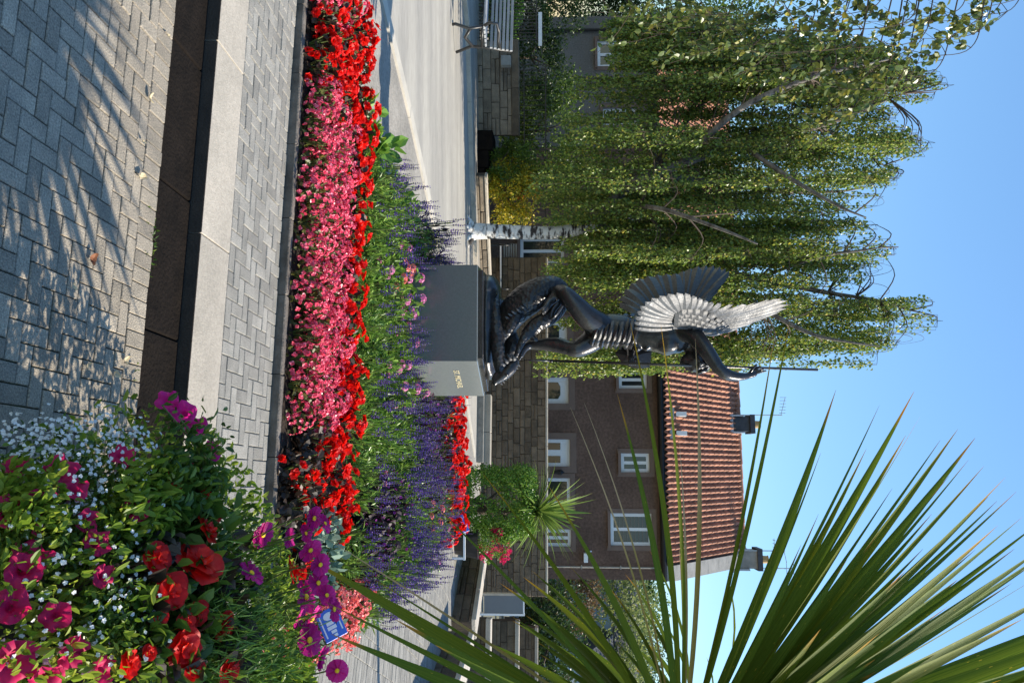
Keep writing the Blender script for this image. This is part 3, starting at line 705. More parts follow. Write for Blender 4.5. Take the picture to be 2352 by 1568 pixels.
# ------------------------------------------------------------------ stone walls
def stone_wall(name, label, a, b, z0, z1, mat, mortar, course=(0.10, 0.17), ln=(0.16, 0.42), thick=0.3, cap=None, capmat=None, capn='coping_stone', group=None, limit=300):
    """wall from a to b (ground points), its near face built of single stones"""
    a = Vector((a[0], a[1], 0)); b = Vector((b[0], b[1], 0)); t = (b-a); L_ = t.length; ang = math.atan2(t.y, t.x)
    w = thing(name, label, 'wall', (a.x, a.y, 0), ang, group)
    G().box((0, 0.02, z0-0.1), (L_, thick, z1)).build('wall_core', mortar, w)
    z = z0; cnt = 0; rest = G()
    while z < z1-0.03:
        hgt = random.uniform(*course)
        if z+hgt > z1-0.05: hgt = z1-z
        x = 0.0
        while x < L_-0.02:
            l = random.uniform(*ln)
            if x+l > L_-0.1: l = L_-x
            sub = [(z, z+hgt)] if random.random() > 0.16 or hgt < 0.11 else [(z, z+hgt*0.5), (z+hgt*0.5, z+hgt)]
            for (s0, s1) in sub:
                g = G(); c = 0.008; d0 = random.uniform(-0.012, 0.006); j = lambda: random.uniform(-0.006, 0.006)
                x0, x1 = x+0.006, x+l-0.006; y0, y1 = s0+0.006, s1-0.006
                V = [(x0,0.03,y0),(x1,0.03,y0),(x1,0.03,y1),(x0,0.03,y1)] + [(x0+j(),d0+c,y0+j()),(x1+j(),d0+c,y0+j()),(x1+j(),d0+c,y1+j()),(x0+j(),d0+c,y1+j())] + [(x0+2*c,d0,y0+2*c),(x1-2*c,d0,y0+2*c),(x1-2*c,d0+j(),y1-2*c),(x0+2*c,d0,y1-2*c)]
                F = [(8,9,10,11)]
                for k in range(4):
                    k2 = (k+1) % 4; F += [(k,k2,k2+4,k+4),(k+4,k2+4,k2+8,k+8)]
                if cnt < limit:
                    g.add(V, F).build('stone', mat, w); cnt += 1
                else: rest.add(V, F)
            x += l
        z += hgt
    if rest.V:
        o = rest.build('stones', mat, w); o['kind'] = 'stuff'
    if cap:
        n = max(1, int(L_/0.8))
        for i in range(n):
            G().cbox((L_*i/n+0.003, -cap[0], z1+0.002), (L_*(i+1)/n-0.003, thick+cap[0], z1+cap[1]), 0.012).build(capn, capmat, w)
    return w
random.seed(11)
stone_wall('stone_wall', 'tall dark rubble stone garden wall in front of the brown house', (-1.95, 17.95), (5.92, 17.95), 0.0, 1.50, M['stone'], M['mortar'], cap=(0.03, 0.055), capmat=M['coping'])
wa = P(1080, 92, 16.3); wb = P(1080, 312, 16.7)
stone_wall('stone_wall', 'low stone wall with railings, behind the left bench', (wa.x, wa.y), (wb.x, wb.y), 0.0, 0.78, M['stone_l'], M['mortar'], course=(0.13, 0.2), ln=(0.25, 0.6), cap=(0.04, 0.16), capmat=M['stone'])
# small plaque in that wall
pp = P(1162, 128, 16.1)
tag(G().box((pp.x, pp.y-0.02, pp.z-0.1), (pp.x+0.2, pp.y+0.15, pp.z+0.1)).build('wall_plaque', M['skew']), 'small grey plaque fixed on the low stone wall behind the left bench', 'plaque')
# stone steps and edging before the yellow shrub
g = thing('stone_steps', 'dark stone steps between the low wall and the yellow shrub', 'steps', (0, 0, 0))
for k, (y0, y1, xt) in enumerate(((300, 345, 1132), (346, 385, 1122), (386, 402, 1112))):
    a = P(1088, y0, 16.4); b = P(1088, y1, 16.4); zt = P(xt, y0, 16.4).z
    G().cbox((a.x, 16.38+0.01*k, 0.0), (b.x-0.004, 17.3, zt), 0.012).build('step', M['channel'], g)
a = P(1095, 404, 16.0); b = P(1105, 640, 17.2)
stone_wall('edging_wall', 'low pale stone edging below the yellow shrub and far bench', (a.x, a.y), (b.x, b.y), 0.0, 0.24, M['stone_l'], M['mortar'], course=(0.1, 0.14), ln=(0.4, 0.8), thick=0.2, cap=(0.02, 0.05), capmat=M['coping'])
# stepped stone seat along the foot of the tall wall
a = P(1095, 893, 16.9); b = P(1095, 1072, 16.6)
st = thing('stone_bench', 'long low two-tier grey stone seat at the foot of the tall wall', 'bench', (a.x, a.y, 0), math.atan2(b.y-a.y, b.x-a.x))
L_ = (b-a).length
G().cbox((0, 0.0, 0.0), (L_-0.1, 0.5, 0.16), 0.01).build('lower_slab', M['paver_grey'], st)
for i in range(2): G().cbox((0.1+L_*i/2*0.99, 0.14, 0.162), (0.1+L_*(i+1)/2*0.99-0.01, 0.5, 0.30), 0.01).build('seat_slab', M['kerb'], st)
# low walls of the square on the right
random.seed(5)
w1a = PG(1072, 1238, Z1); w1b = PG(1036, 1425, Z1); w1c = PG(905, 1640, Z1)
stone_wall('low_wall', 'low brown stone wall with pale coping, beyond the pink tubs', (w1a.x, w1a.y), (w1b.x, w1b.y), 0.0, 0.36, M['stone'], M['mortar'], course=(0.12, 0.2), ln=(0.3, 0.6), cap=(0.03, 0.07), capmat=M['coping'])
stone_wall('low_wall', 'low stone wall with pale coping running out of frame under the long leaves', (w1b.x+0.05, w1b.y-0.3), (w1c.x+0.6, w1c.y+0.4), 0.0, 0.36, M['stone'], M['mortar'], course=(0.12, 0.2), ln=(0.3, 0.6), cap=(0.03, 0.07), capmat=M['coping'])
bp = P(1115, 1389, 13.6)
bd = thing('notice_board', 'plain grey board on posts with a white edge, beyond the low wall', 'board', (bp.x, bp.y, 0))
z0, z1 = P(1112, 1389, 13.6).z, P(1201, 1389, 13.6).z
G().box((-0.17, 0.0, z0), (0.14, 0.05, z1)).build('panel', M['cabinet'], bd)
for x in (-0.21, 0.142): G().box((x, -0.01, 0.05), (x+0.035, 0.06, z1+0.03)).build('post', M['coping'] if x < 0 else M['white'], bd)
G().box((-0.17, 0.002, z1+0.002), (0.142, 0.048, z1+0.025)).build('top_rail', M['white'], bd)
for i, (x0, y0, x1, y1, d, z, lab) in enumerate(((1128, 1420, 1128, 1640, 15.0, 0.35, 'pale stone garden wall, lowest of the terrace walls at right'), (1168, 1425, 1172, 1640, 19.0, 0.75, 'middle terrace wall with pale coping at right'), (1206, 1440, 1206, 1660, 24.0, 1.15, 'upper terrace wall with grey coping below the far trees'))):
    a = P(x0, y0, d); b = P(x1, y1, d-0.4)
    stone_wall('terrace_wall', lab, (a.x, a.y), (b.x, b.y), 0.0, z, M['stone'], M['mortar'], course=(0.14, 0.22), ln=(0.3, 0.7), cap=(0.05, 0.1), capmat=M['coping'], limit=40)
# iron fence near the right border
a = P(1080, 1500, 12.3)
fe = thing('iron_fence', 'short black iron fence before the terrace walls', 'fence', (a.x, a.y, Z1))
for i in range(14):
    G().tube([(i*0.09, 0, 0), (i*0.09, 0, 0.72)], 0.010, 6).build('bar', M['iron'], fe)
for z in (0.1, 0.62): G().box((-0.03, -0.015, z), (1.22, 0.015, z+0.03)).build('rail', M['iron'], fe)
# far building on the right and its trees (see below)
bb = P(1262, 1335, 36)
fb = thing('far_building', 'grey-blue far building glimpsed right of the brown house', 'building', (bb.x-0.6, bb.y, 0))
g = G(); wall_holes(g, 0, 5.5, 0, 4.6, [(0.35, 1.15, 2.2, 3.3)]); g.add([(0,0,0),(0,4,0),(0,4,4.6),(0,0,4.6),(5.5,0,0),(5.5,4,0),(5.5,4,4.6),(5.5,0,4.6)], [(0,1,2,3)[::-1],(4,5,6,7),(3,2,6,7)[::-1]]); g.add([(0,0.6,0),(5.5,0.6,0),(5.5,0.6,4.6),(0,0.6,4.6)], [(0,1,2,3)]); g.build('wall', M['pale_render'], fb)
window(fb, 0.35, 1.15, 2.2, 3.3, 'cross', sur=0)
g = G(); g.add([(-0.2,-0.2,4.6),(5.7,-0.2,4.6),(5.7,2,6.0),(-0.2,2,6.0),(-0.2,4.2,4.6),(5.7,4.2,4.6)], [(0,1,2,3),(3,2,5,4),(0,3,4),(1,5,2)]); g.build('roof', M['slate'], fb)
bb = P(1262, 1505, 33)
fb = thing('far_building', 'pale blue far house at the right border under the trees', 'building', (bb.x, bb.y, 0))
g = G(); wall_holes(g, 0, 5.5, 0, 3.2, [(0.7, 1.5, 1.6, 2.7), (2.6, 3.4, 1.6, 2.7)]); g.add([(0,0,0),(0,4,0),(0,4,3.2),(0,0,3.2),(5.5,0,0),(5.5,4,0),(5.5,4,3.2),(5.5,0,3.2)], [(0,1,2,3)[::-1],(4,5,6,7)]); g.add([(0,0.6,0),(5.5,0.6,0),(5.5,0.6,3.2),(0,0.6,3.2)], [(0,1,2,3)]); g.build('wall', M['pale_render'], fb)
window(fb, 0.7, 1.5, 1.6, 2.7, 'v2', sur=0); window(fb, 2.6, 3.4, 1.6, 2.7, 'v2', sur=0)
g = G(); g.add([(-0.2,-0.2,3.2),(5.7,-0.2,3.2),(5.7,2,4.5),(-0.2,2,4.5),(-0.2,4.2,3.2),(5.7,4.2,3.2)], [(0,1,2,3),(3,2,5,4),(0,3,4),(1,5,2)]); g.build('roof', M['slate'], fb)
# railings on the low wall
def railing(name, label, a, b, z0, z1, n, mat):
    a = Vector((a[0], a[1], 0)); b = Vector((b[0], b[1], 0)); t = b-a; L_ = t.length
    f = thing(name, label, 'railing', (a.x, a.y, z0), math.atan2(t.y, t.x))
    me = G().tube([(0, 0, 0), (0, 0, z1-z0)], 0.011, 6).mesh('bar', mat)
    for i in range(n): obj('bar', me, f, (L_*i/(n-1), 0, 0))
    for z in (0.08, z1-z0-0.05): G().box((0, -0.014, z), (L_, 0.014, z+0.025)).build('rail', mat, f)
    return f
a = P(1200, 150, 16.8); b = P(1200, 520, 17.5)
railing('iron_railing', 'black iron railing standing on the low stone wall', (a.x, a.y), (b.x, b.y), 0.94, 1.54, 34, M['iron'])
a = P(1200, -40, 16.2); b = P(1200, 92, 16.3)
mf = railing('mesh_gate', 'thin wire fence with a white top rail, behind the left bench', (a.x, a.y), (b.x, b.y), 0.1, 1.35, 18, M['iron'])
G().box((0.62, -0.03, 1.255), (1.3, 0.03, 1.33)).build('top_rail', M['white'], mf)
# benches
def bench(label, loc, rot, length):
    b = thing('park_bench', label, 'bench', loc, rot, 'slatted park benches')
    for s in (0, length):
        g = G()
        for pts in ([(s, -0.24, 0.0), (s, -0.25, 0.04), (s, -0.17, 0.22), (s, -0.20, 0.40)],
                    [(s, 0.24, 0.0), (s, 0.22, 0.05), (s, 0.14, 0.22), (s, 0.16, 0.42), (s, 0.24, 0.78)],
                    [(s, -0.20, 0.40), (s, 0.16, 0.37)],
                    [(s, -0.19, 0.40), (s, -0.26, 0.50), (s, -0.24, 0.60), (s, -0.10, 0.62), (s, 0.05, 0.60), (s, 0.19, 0.62)],
                    [(s, -0.17, 0.24), (s, -0.02, 0.15), (s, 0.14, 0.24)]):
            g.tube(pts, 0.022, 6)
        g.build('bench_end', M['iron'], b, smooth=True)
    for i in range(5): G().cbox((-0.02, -0.22+i*0.075, 0.415), (length+0.02, -0.22+i*0.075+0.055, 0.438), 0.004).build('seat_slat', M['slat'], b)
    for i in range(6):
        z = 0.48+i*0.055; y = 0.16+(z-0.42)*0.22
        G().box((-0.02, y-0.03, z), (length+0.02, y-0.005, z+0.035)).build('back_slat', M['slat'], b)
    return b
f1 = PG(1046, 120, Z1)
bench('slatted iron park bench at the left edge of the picture', (f1.x-1.75, f1.y+0.62, Z1), math.radians(-26), 1.5).scale = (1.18, 1.18, 1.18)
f2 = PG(1105, 548, Z1)
bench('slatted iron park bench behind the birch trunk', (f2.x+0.1, f2.y+0.35, Z1), math.radians(8), 1.0)
# ------------------------------------------------------------------ plinth and statue
SO = Vector((-0.10, 7.30, 0.925))
pl = thing('plinth', 'polished dark granite plinth lettered ST. MICHAEL in the flower bed', 'plinth', (SO.x, SO.y, Z1))
HP = SO.z-Z1
pts = [(-0.585, -0.40), (0.275, -0.44), (0.635, 0.28), (0.25, 0.72), (-0.585, 0.55)]
def prism_bev(g, pts, z0, z1, c):
    n = len(pts); cx = sum(p[0] for p in pts)/n; cy = sum(p[1] for p in pts)/n
    ins = [(p[0]+(cx-p[0])/math.hypot(cx-p[0], cy-p[1])*c*1.4, p[1]+(cy-p[1])/math.hypot(cx-p[0], cy-p[1])*c*1.4) for p in pts]
    V = [(p[0], p[1], z0) for p in pts]+[(p[0], p[1], z1-c) for p in pts]+[(p[0], p[1], z1) for p in ins]
    F = [tuple(range(n-1, -1, -1)), tuple(range(2*n, 3*n))]
    for i in range(n):
        j = (i+1) % n; F += [(i, j, j+n, i+n), (i+n, j+n, j+2*n, i+2*n)]
    return g.add(V, F)
prism_bev(G(), pts, 0.0, HP, 0.006).build('plinth_block', M['granite_l'], pl)
# lettering on the right-hand face
ft = bpy.data.curves.new('lettering', 'FONT'); ft.body = 'ST. MICHAEL'; ft.size = 0.075; ft.extrude = 0.0015; ft.align_x = 'CENTER'; ft.align_y = 'CENTER'; ft.space_character = 0.95
to = bpy.data.objects.new('lettering_src', ft); COL.objects.link(to)
bpy.context.view_layer.update()
lm = bpy.data.meshes.new_from_object(to.evaluated_get(bpy.context.evaluated_depsgraph_get())); bpy.data.objects.remove(to)
lm.materials.clear(); lm.materials.append(M['gold'])
A = Vector((0.275, -0.44, 0)); B = Vector((0.635, 0.28, 0)); t = (B-A).normalized(); nrm = Vector((t.y, -t.x, 0))
ob = obj('lettering', lm, pl)
mm = Matrix.Identity(4)
for i in range(3): mm[i][0] = t[i]; mm[i][1] = (0, 0, 1)[i]; mm[i][2] = nrm[i]
c = A+t*0.40+nrm*0.002; mm.translation = (c.x, c.y, HP-0.215)
ob.matrix_local = mm

sta = thing('statue', 'dark bronze winged angel with spear trampling a dragon, on the granite plinth', 'statue', SO)
def S(zx, zy, y=0.0):
    k = 1+y/7.3; return Vector((((zy-400)/530.0+SO.x)*k-SO.x, y, ((zx-525)/530.0+SO.z-EYE)*k-SO.z+EYE))
def remesh(g, name, mat, parent, vox=0.012, it=8, fac=0.5):
    me = g.mesh(name+'_src', mat); o = obj(name+'_src', me)
    md = o.modifiers.new('r', 'REMESH'); md.mode = 'VOXEL'; md.voxel_size = vox
    ms = o.modifiers.new('s', 'SMOOTH'); ms.factor = fac; ms.iterations = it
    bpy.context.view_layer.update()
    nm = bpy.data.meshes.new_from_object(o.evaluated_get(bpy.context.evaluated_depsgraph_get()))
    bpy.data.objects.remove(o); bpy.data.meshes.remove(me)
    nm.name = name; nm.polygons.foreach_set('use_smooth', [True]*len(nm.polygons))
    if not nm.materials: nm.materials.append(mat)
    return obj(name, nm, parent)
def sm(pts, rad, k=6):
    """Catmull-Rom through points with radii"""
    P_ = [Vector(p) for p in pts]; out = []; rr = []
    for i in range(len(P_)-1):
        p0 = P_[max(i-1, 0)]; p1 = P_[i]; p2 = P_[i+1]; p3 = P_[min(i+2, len(P_)-1)]
        for j in range(k):
            t_ = j/k; t2 = t_*t_; t3 = t2*t_
            out.append(0.5*((2*p1)+(p2-p0)*t_+(2*p0-5*p1+4*p2-p3)*t2+(3*p1-p0-3*p2+p3)*t3))
            rr.append(rad[i]*(1-t_)+rad[i+1]*t_)
    out.append(P_[-1]); rr.append(rad[-1])
    return out, rr
def limb(g, pts, rad, n=14, k=6):
    p, r = sm(pts, rad, k); g.tube(p, r, n); g.ell(p[0], (r[0],)*3, nu=10, nv=6); g.ell(p[-1], (r[-1],)*3, nu=10, nv=6)
# --- bronze ground slab under the dragon
g = G(); bp_ = [(-0.54, -0.36), (0.25, -0.40), (0.59, 0.26), (0.22, 0.66), (-0.54, 0.50)]
prism_bev(g, bp_, 0.001, 0.045, 0.006)
g.build('base_slab', M['bronze'], sta)
g = G()
g.ell(S(560, 380, 0.05), (0.50, 0.36, 0.10)); g.ell(S(560, 200, 0.05), (0.16, 0.30, 0.12)); g.ell(S(565, 590, 0.05), (0.12, 0.18, 0.08))
g.ell(S(610, 470, 0.22), (0.2, 0.18, 0.22)); g.ell(S(600, 330, 0.2), (0.2, 0.2, 0.16))
remesh(g, 'rocky_ground', M['bronze'], sta, 0.02, 6)
# --- dragon
g = G()
limb(g, [S(600, 215, -0.02), S(592, 280, -0.14), S(598, 380, -0.22), S(606, 480, -0.24), S(612, 560, -0.22), S(625, 610, -0.2)], [0.03, 0.048, 0.058, 0.062, 0.058, 0.05])
# the high coil of its body
limb(g, [S(590, 420, 0.12), S(640, 370, 0.05), S(690, 300, 0.0), S(760, 240, -0.02), S(835, 195, 0.0), S(895, 185, 0.03), S(925, 225, 0.05), S(905, 290, 0.02), S(860, 335, -0.05), S(800, 370, -0.09), S(752, 410, -0.12)],
     [0.09, 0.12, 0.145, 0.155, 0.135, 0.105, 0.085, 0.080, 0.078, 0.072, 0.055], n=18)
# haunch and foreleg with claws
limb(g, [S(770, 395, -0.12), S(735, 440, -0.16), S(712, 490, -0.17), S(690, 540, -0.17)], [0.05, 0.04, 0.028, 0.02])
limb(g, [S(800, 390, -0.10), S(770, 425, -0.14), S(800, 445, -0.15)], [0.05, 0.032, 0.02])
limb(g, [S(700, 330, -0.12), S(670, 380, -0.18), S(640, 430, -0.2)], [0.06, 0.05, 0.03])
limb(g, [S(660, 420, 0.1), S(680, 470, 0.05), S(660, 520, 0.0)], [0.09, 0.08, 0.05])
for k in range(4): limb(g, [S(645-4*k, 432+12*k, -0.2), S(622-3*k, 440+14*k, -0.23)], [0.012, 0.005], n=8, k=3)
# neck to the head
limb(g, [S(620, 600, -0.2), S(640, 570, -0.19), S(668, 560, -0.17), S(680, 575, -0.17)], [0.05, 0.05, 0.052, 0.05])
dragon = remesh(g, 'dragon', M['bronze_scale'], sta, 0.0105, 4)
# head
g = G()
limb(g, [S(690, 555, -0.17), S(668, 585, -0.19), S(640, 615, -0.21), S(612, 640, -0.22), S(590, 655, -0.23)], [0.045, 0.062, 0.055, 0.040, 0.028])
limb(g, [S(636, 590, -0.2), S(600, 618, -0.22), S(582, 640, -0.23)], [0.038, 0.026, 0.016])      # lower jaw
g.ell(S(592, 660, -0.23), (0.03, 0.026, 0.02))
g.ell(S(652, 618, -0.255), (0.018, 0.012, 0.016)); g.ell(S(652, 618, -0.165), (0.018, 0.012, 0.016))
head = remesh(g, 'dragon_head', M['bronze'], dragon, 0.008, 3)
def spike(p, q, r, parent, name='crest_spine'):
    G().tube([p, (Vector(p)+Vector(q))*0.5, q], [r, r*0.65, 0.001], 6).build(name, M['bronze_wing'], parent, smooth=True)
for k in range(9):
    zx = 700-k*11; zy = 560+k*11.5
    a = S(zx, zy, -0.2); spike(a, a+Vector((0.035+0.004*(k % 2), -0.01, 0.035)), 0.018, head)
for k, (zx, zy) in enumerate(((690, 545), (672, 545), (655, 560), (640, 575), (628, 590))):
    a = S(zx, zy, -0.24); spike(a, a+Vector((-0.055, -0.03, -0.02-0.01*k)), 0.022, head, 'horn')
# fin of spines along the coil
for k, (zx, zy) in enumerate(((668, 345), (682, 330), (700, 318), (722, 305), (745, 292))):
    a = S(zx, zy, -0.15); spike(a, a+Vector((-0.03, -0.06, -0.045)), 0.02, dragon, 'belly_spine')
# --- the angel's body: one continuous surface
g = G()
# trunk
limb(g, [S(1105, 395, 0.03), S(1160, 395, 0.02), S(1230, 400, 0.02), S(1300, 418, 0.02), S(1370, 428, 0.02), S(1440, 432, 0.03), S(1510, 432, 0.04), S(1555, 440, 0.05)],
     [0.13, 0.155, 0.150, 0.128, 0.140, 0.160, 0.155, 0.10], n=18)
g.ell(S(1450, 465, -0.06), (0.09, 0.085, 0.11)); g.ell(S(1445, 480, 0.09), (0.085, 0.085, 0.11))     # chest
for k in range(3): g.ell(S(1300+45*k, 488-4*k, -0.02), (0.035, 0.07, 0.035)); 
# neck and head, turned down to the right
limb(g, [S(1545, 455, 0.04), S(1570, 495, 0.02), S(1585, 530, 0.0)], [0.085, 0.066, 0.062])
hr = Matrix.Rotation(math.radians(32), 3, 'Y')
hc = S(1585, 552, -0.01)
g.ell(hc, (0.096, 0.080, 0.118), rot=hr, nu=16, nv=12)
g.ell(hc+hr @ Vector((0.035, 0, -0.065)), (0.062, 0.055, 0.066), rot=hr)     # jaw
g.ell(hc+hr @ Vector((0.098, 0, -0.022)), (0.022, 0.014, 0.030), rot=hr)     # nose
g.ell(hc+hr @ Vector((0.085, 0, 0.020)), (0.022, 0.055, 0.012), rot=hr)      # brow
g.ell(hc+hr @ Vector((0.082, 0, -0.066)), (0.018, 0.026, 0.010), rot=hr)     # lips
g.ell(hc+hr @ Vector((0.070, 0, -0.105)), (0.024, 0.024, 0.020), rot=hr)     # chin
for s_ in (-1, 1): g.ell(hc+hr @ Vector((-0.005, 0.080*s_, -0.02)), (0.022, 0.012, 0.032), rot=hr)   # ears
# raised near arm
limb(g, [S(1535, 405, -0.06), S(1580, 425, -0.13), S(1640, 500, -0.20), S(1695, 578, -0.22)], [0.10, 0.088, 0.074, 0.058])
limb(g, [S(1695, 580, -0.22), S(1735, 612, -0.21), S(1790, 626, -0.16), S(1842, 624, -0.10)], [0.056, 0.055, 0.043, 0.030])
# hand of the raised arm: palm
limb(g, [S(1842, 622, -0.10), S(1872, 612, -0.075)], [0.032, 0.034])
# lower far arm
limb(g, [S(1530, 455, 0.15), S(1450, 452, 0.24), S(1330, 452, 0.26), S(1275, 458, 0.22)], [0.09, 0.075, 0.062, 0.052])
limb(g, [S(1275, 458, 0.22), S(1270, 495, 0.12), S(1268, 530, 0.02)], [0.052, 0.046, 0.032])
limb(g, [S(1268, 530, 0.02), S(1272, 548, -0.01)], [0.034, 0.036])
# near leg, bent, trampling the coil
limb(g, [S(1110, 372, -0.06), S(1050, 330, -0.14), S(990, 265, -0.19), S(945, 215, -0.20)], [0.125, 0.112, 0.092, 0.074])
limb(g, [S(945, 215, -0.20), S(915, 205, -0.12), S(890, 232, -0.13), S(862, 262, -0.17)], [0.072, 0.070, 0.055, 0.038])
limb(g, [S(866, 255, -0.16), S(850, 280, -0.22), S(838, 300, -0.26)], [0.042, 0.036, 0.026])
# far standing leg
limb(g, [S(1110, 420, 0.08), S(1060, 460, 0.03), S(1000, 490, -0.02), S(960, 486, -0.02)], [0.12, 0.105, 0.082, 0.068])
limb(g, [S(960, 486, -0.02), S(900, 470, 0.02), S(830, 468, 0.03), S(762, 474, 0.02)], [0.068, 0.076, 0.058, 0.036])
limb(g, [S(768, 468, 0.03), S(738, 490, -0.02), S(722, 525, -0.06)], [0.042, 0.036, 0.026])
fig = remesh(g, 'figure', M['bronze'], sta, 0.011, 5)
def finger(pts, r, name='finger'):
    p, rr = sm(pts, r, 4); gg = G(); gg.tube(p, rr, 8); gg.ell(p[-1], (rr[-1],)*3, nu=8, nv=5); return gg.build(name, M['bronze'], fig, smooth=True)
# raised hand: fingers opening round the shaft, thumb in front
for k, (tx, ty, yy) in enumerate(((1930, 598, -0.085), (1918, 590, -0.055), (1900, 576, -0.025), (1880, 570, 0.005))):
    finger([S(1868-3*k, 612-5*k, -0.075+0.022*k), S(1895-6*k, 606-6*k, yy), S(tx, ty, yy)], [0.014, 0.0125, 0.008])
finger([S(1855, 605, -0.10), S(1868, 586, -0.12), S(1885, 568, -0.11)], [0.015, 0.013, 0.009], 'thumb')
for k in range(4):
    finger([S(1262+9*k, 545, -0.045), S(1262+9*k, 562, -0.04), S(1262+9*k, 566, 0.0), S(1262+9*k, 552, 0.02)], [0.013, 0.012, 0.011, 0.008])
finger([S(1292, 540, 0.0), S(1300, 556, -0.03), S(1296, 566, -0.03)], [0.014, 0.012, 0.008], 'thumb')
for k in range(5):
    a = S(842, 297, -0.262)+Vector((0.012*k-0.03, 0.008*k, 0.0)); finger([a, a+Vector((0.012, -0.025, -0.02))], [0.014, 0.009], 'toe')
    a = S(722, 524, -0.06)+Vector((0.004, 0.014*k-0.03, 0.0)); finger([a, a+Vector((0.03, -0.006, -0.012))], [0.014, 0.009], 'toe')
# curled hair
g = G(); random.seed(2)
for k in range(46):
    th = random.uniform(0, 2*math.pi); ph = random.uniform(0.0, 1.75)
    v = Vector((0.100*math.sin(ph)*math.cos(th)-0.012, 0.086*math.sin(ph)*math.sin(th), 0.118*math.cos(ph)+0.008))
    if v.x > 0.05 and v.z < 0.06: continue
    g.ell(hc+hr @ v, (0.026, 0.026, 0.022), nu=8, nv=6)
remesh(g, 'hair', M['bronze'], fig, 0.007, 2)
# armour: ribbed skirt strips, belt, chest seams
def strip(pts, w, th, name, mat, parent, nrm):
    """bent flat strap following pts, width vector across nrm"""
    gg = G(); p, _ = sm(pts, [0]*len(pts), 5); V = []; F = []
    n = len(p)
    for i, q in enumerate(p):
        t_ = (p[min(i+1, n-1)]-p[max(i-1, 0)]).normalized(); s_ = t_.cross(nrm).normalized(); up = s_.cross(t_).normalized()
        ww = w*(1.0 if i < n-3 else 0.75)
        V += [q-s_*ww*0.5, q+up*th, q+s_*ww*0.5, q-up*th*0.3]
    for i in range(n-1):
        for k in range(4):
            k2 = (k+1) % 4; F.append((4*i+k, 4*i+k2, 4*i+4+k2, 4*i+4+k))
    F += [(3, 2, 1, 0), (4*n-4, 4*n-3, 4*n-2, 4*n-1)]
    return gg.add(V, F).build(name, mat, parent)
for k in range(9):      # straps curving round the hip like tassets
    zx = 1085+k*24
    strip([S(zx+28, 330+2*k, -0.06), S(zx+20, 380+2*k, -0.17+0.004*k), S(zx+4, 425+3*k, -0.165+0.004*k), S(zx-8, 462+2*k, -0.09+0.004*k), S(zx-10, 482+k, 0.0)], 0.040, 0.012, 'skirt_strap', M['bronze_wing'] if k % 2 else M['bronze'], fig, Vector((0.3, -1, 0.1)))
for k in range(5):
    zx = 1120+k*36
    strip([S(zx, 335-k*2, -0.02), S(zx+18, 322-k, 0.06), S(zx+30, 330, 0.14)], 0.05, 0.012, 'skirt_strap', M['bronze'], fig, Vector((-1, -0.2, 0.1)))
p_, r_ = sm([S(1296, 350, -0.02), S(1292, 395, -0.125), S(1290, 440, -0.13), S(1296, 480, -0.06), S(1300, 492, 0.03)], [0.012]*5, 6)
G().tube(p_, 0.013, 8).build('belt', M['bronze'], fig, smooth=True)
# drapery between the legs
p_, r_ = sm([S(930, 275, -0.2), S(900, 320, -0.22), S(880, 335, -0.2), S(885, 300, -0.2), S(915, 262, -0.18)], [0.016]*5, 6)
G().tube(p_, [(0.03, 0.012)]*len(p_), 8).build('sandal_strap', M['bronze'], fig, smooth=True)
# shield held behind the lower hand
pts2 = [(1190, 512), (1212, 488), (1250, 474), (1312, 470), (1372, 502), (1362, 582), (1310, 590), (1262, 580), (1222, 556)]
cz = (sum(p[0] for p in pts2)/len(pts2), sum(p[1] for p in pts2)/len(pts2)); V = []
for (a, b) in pts2: V.append(S(a, b, 0.24))
for (a, b) in pts2: V.append(S(a, b, 0.20))
V += [S(cz[0], cz[1], 0.30), S(cz[0], cz[1], 0.15)]
n = len(pts2); F = []
for i in range(n):
    j = (i+1) % n; F += [(i, j, j+n, i+n), (j, i, 2*n), (i+n, j+n, 2*n+1)]
G().add(V, F).build('shield', M['bronze'], sta)
# spear
g = G(); a = S(735, 545, -0.17); b = S(2182, 592, 0.02)
g.tube([a.lerp(b, 0.09), b], 0.0125, 10); g.tube([a.lerp(b, 0.092), a.lerp(b, 0.098)], 0.018, 10)
g.tube([a, a.lerp(b, 0.03), a.lerp(b, 0.06), a.lerp(b, 0.09)], [0.002, (0.03, 0.007), (0.02, 0.009), 0.012], 8)
g.build('spear', M['bronze'], sta, smooth=True)
# --- wings
def feather(base, tip, w, side, nrm, mat, parent, name='feather', curve=0.0, th=0.006):
    base = Vector(base); tip = Vector(tip); ax = tip-base; L_ = ax.length; t_ = ax.normalized(); s_ = t_.cross(nrm).normalized(); n_ = s_.cross(t_).normalized()
    n = 9; V = []; F = []
    for i in range(n+1):
        u = i/n
        prof = min(1.0, 0.55+u*1.2) * (math.sqrt(max(0.0, 1-((u-0.82)/0.18)**2)) if u > 0.82 else 1.0)
        ww = max(w*prof, 0.002)
        c = base+ax*u+s_*curve*L_*4*u*(1-u)*0.5 + n_*(0.02*math.sin(u*math.pi))
        V += [c-s_*ww*0.5, c+n_*th*1.6, c+s_*ww*0.5+n_*th*0.3, c-n_*th]
    for i in range(n):
        for k in range(4):
            k2 = (k+1) % 4; F.append((4*i+k, 4*i+k2, 4*i+4+k2, 4*i+4+k))
    F += [(3, 2, 1, 0), (4*n, 4*n+1, 4*n+2, 4*n+3)]
    return G().add(V, F).build(name, mat, parent)
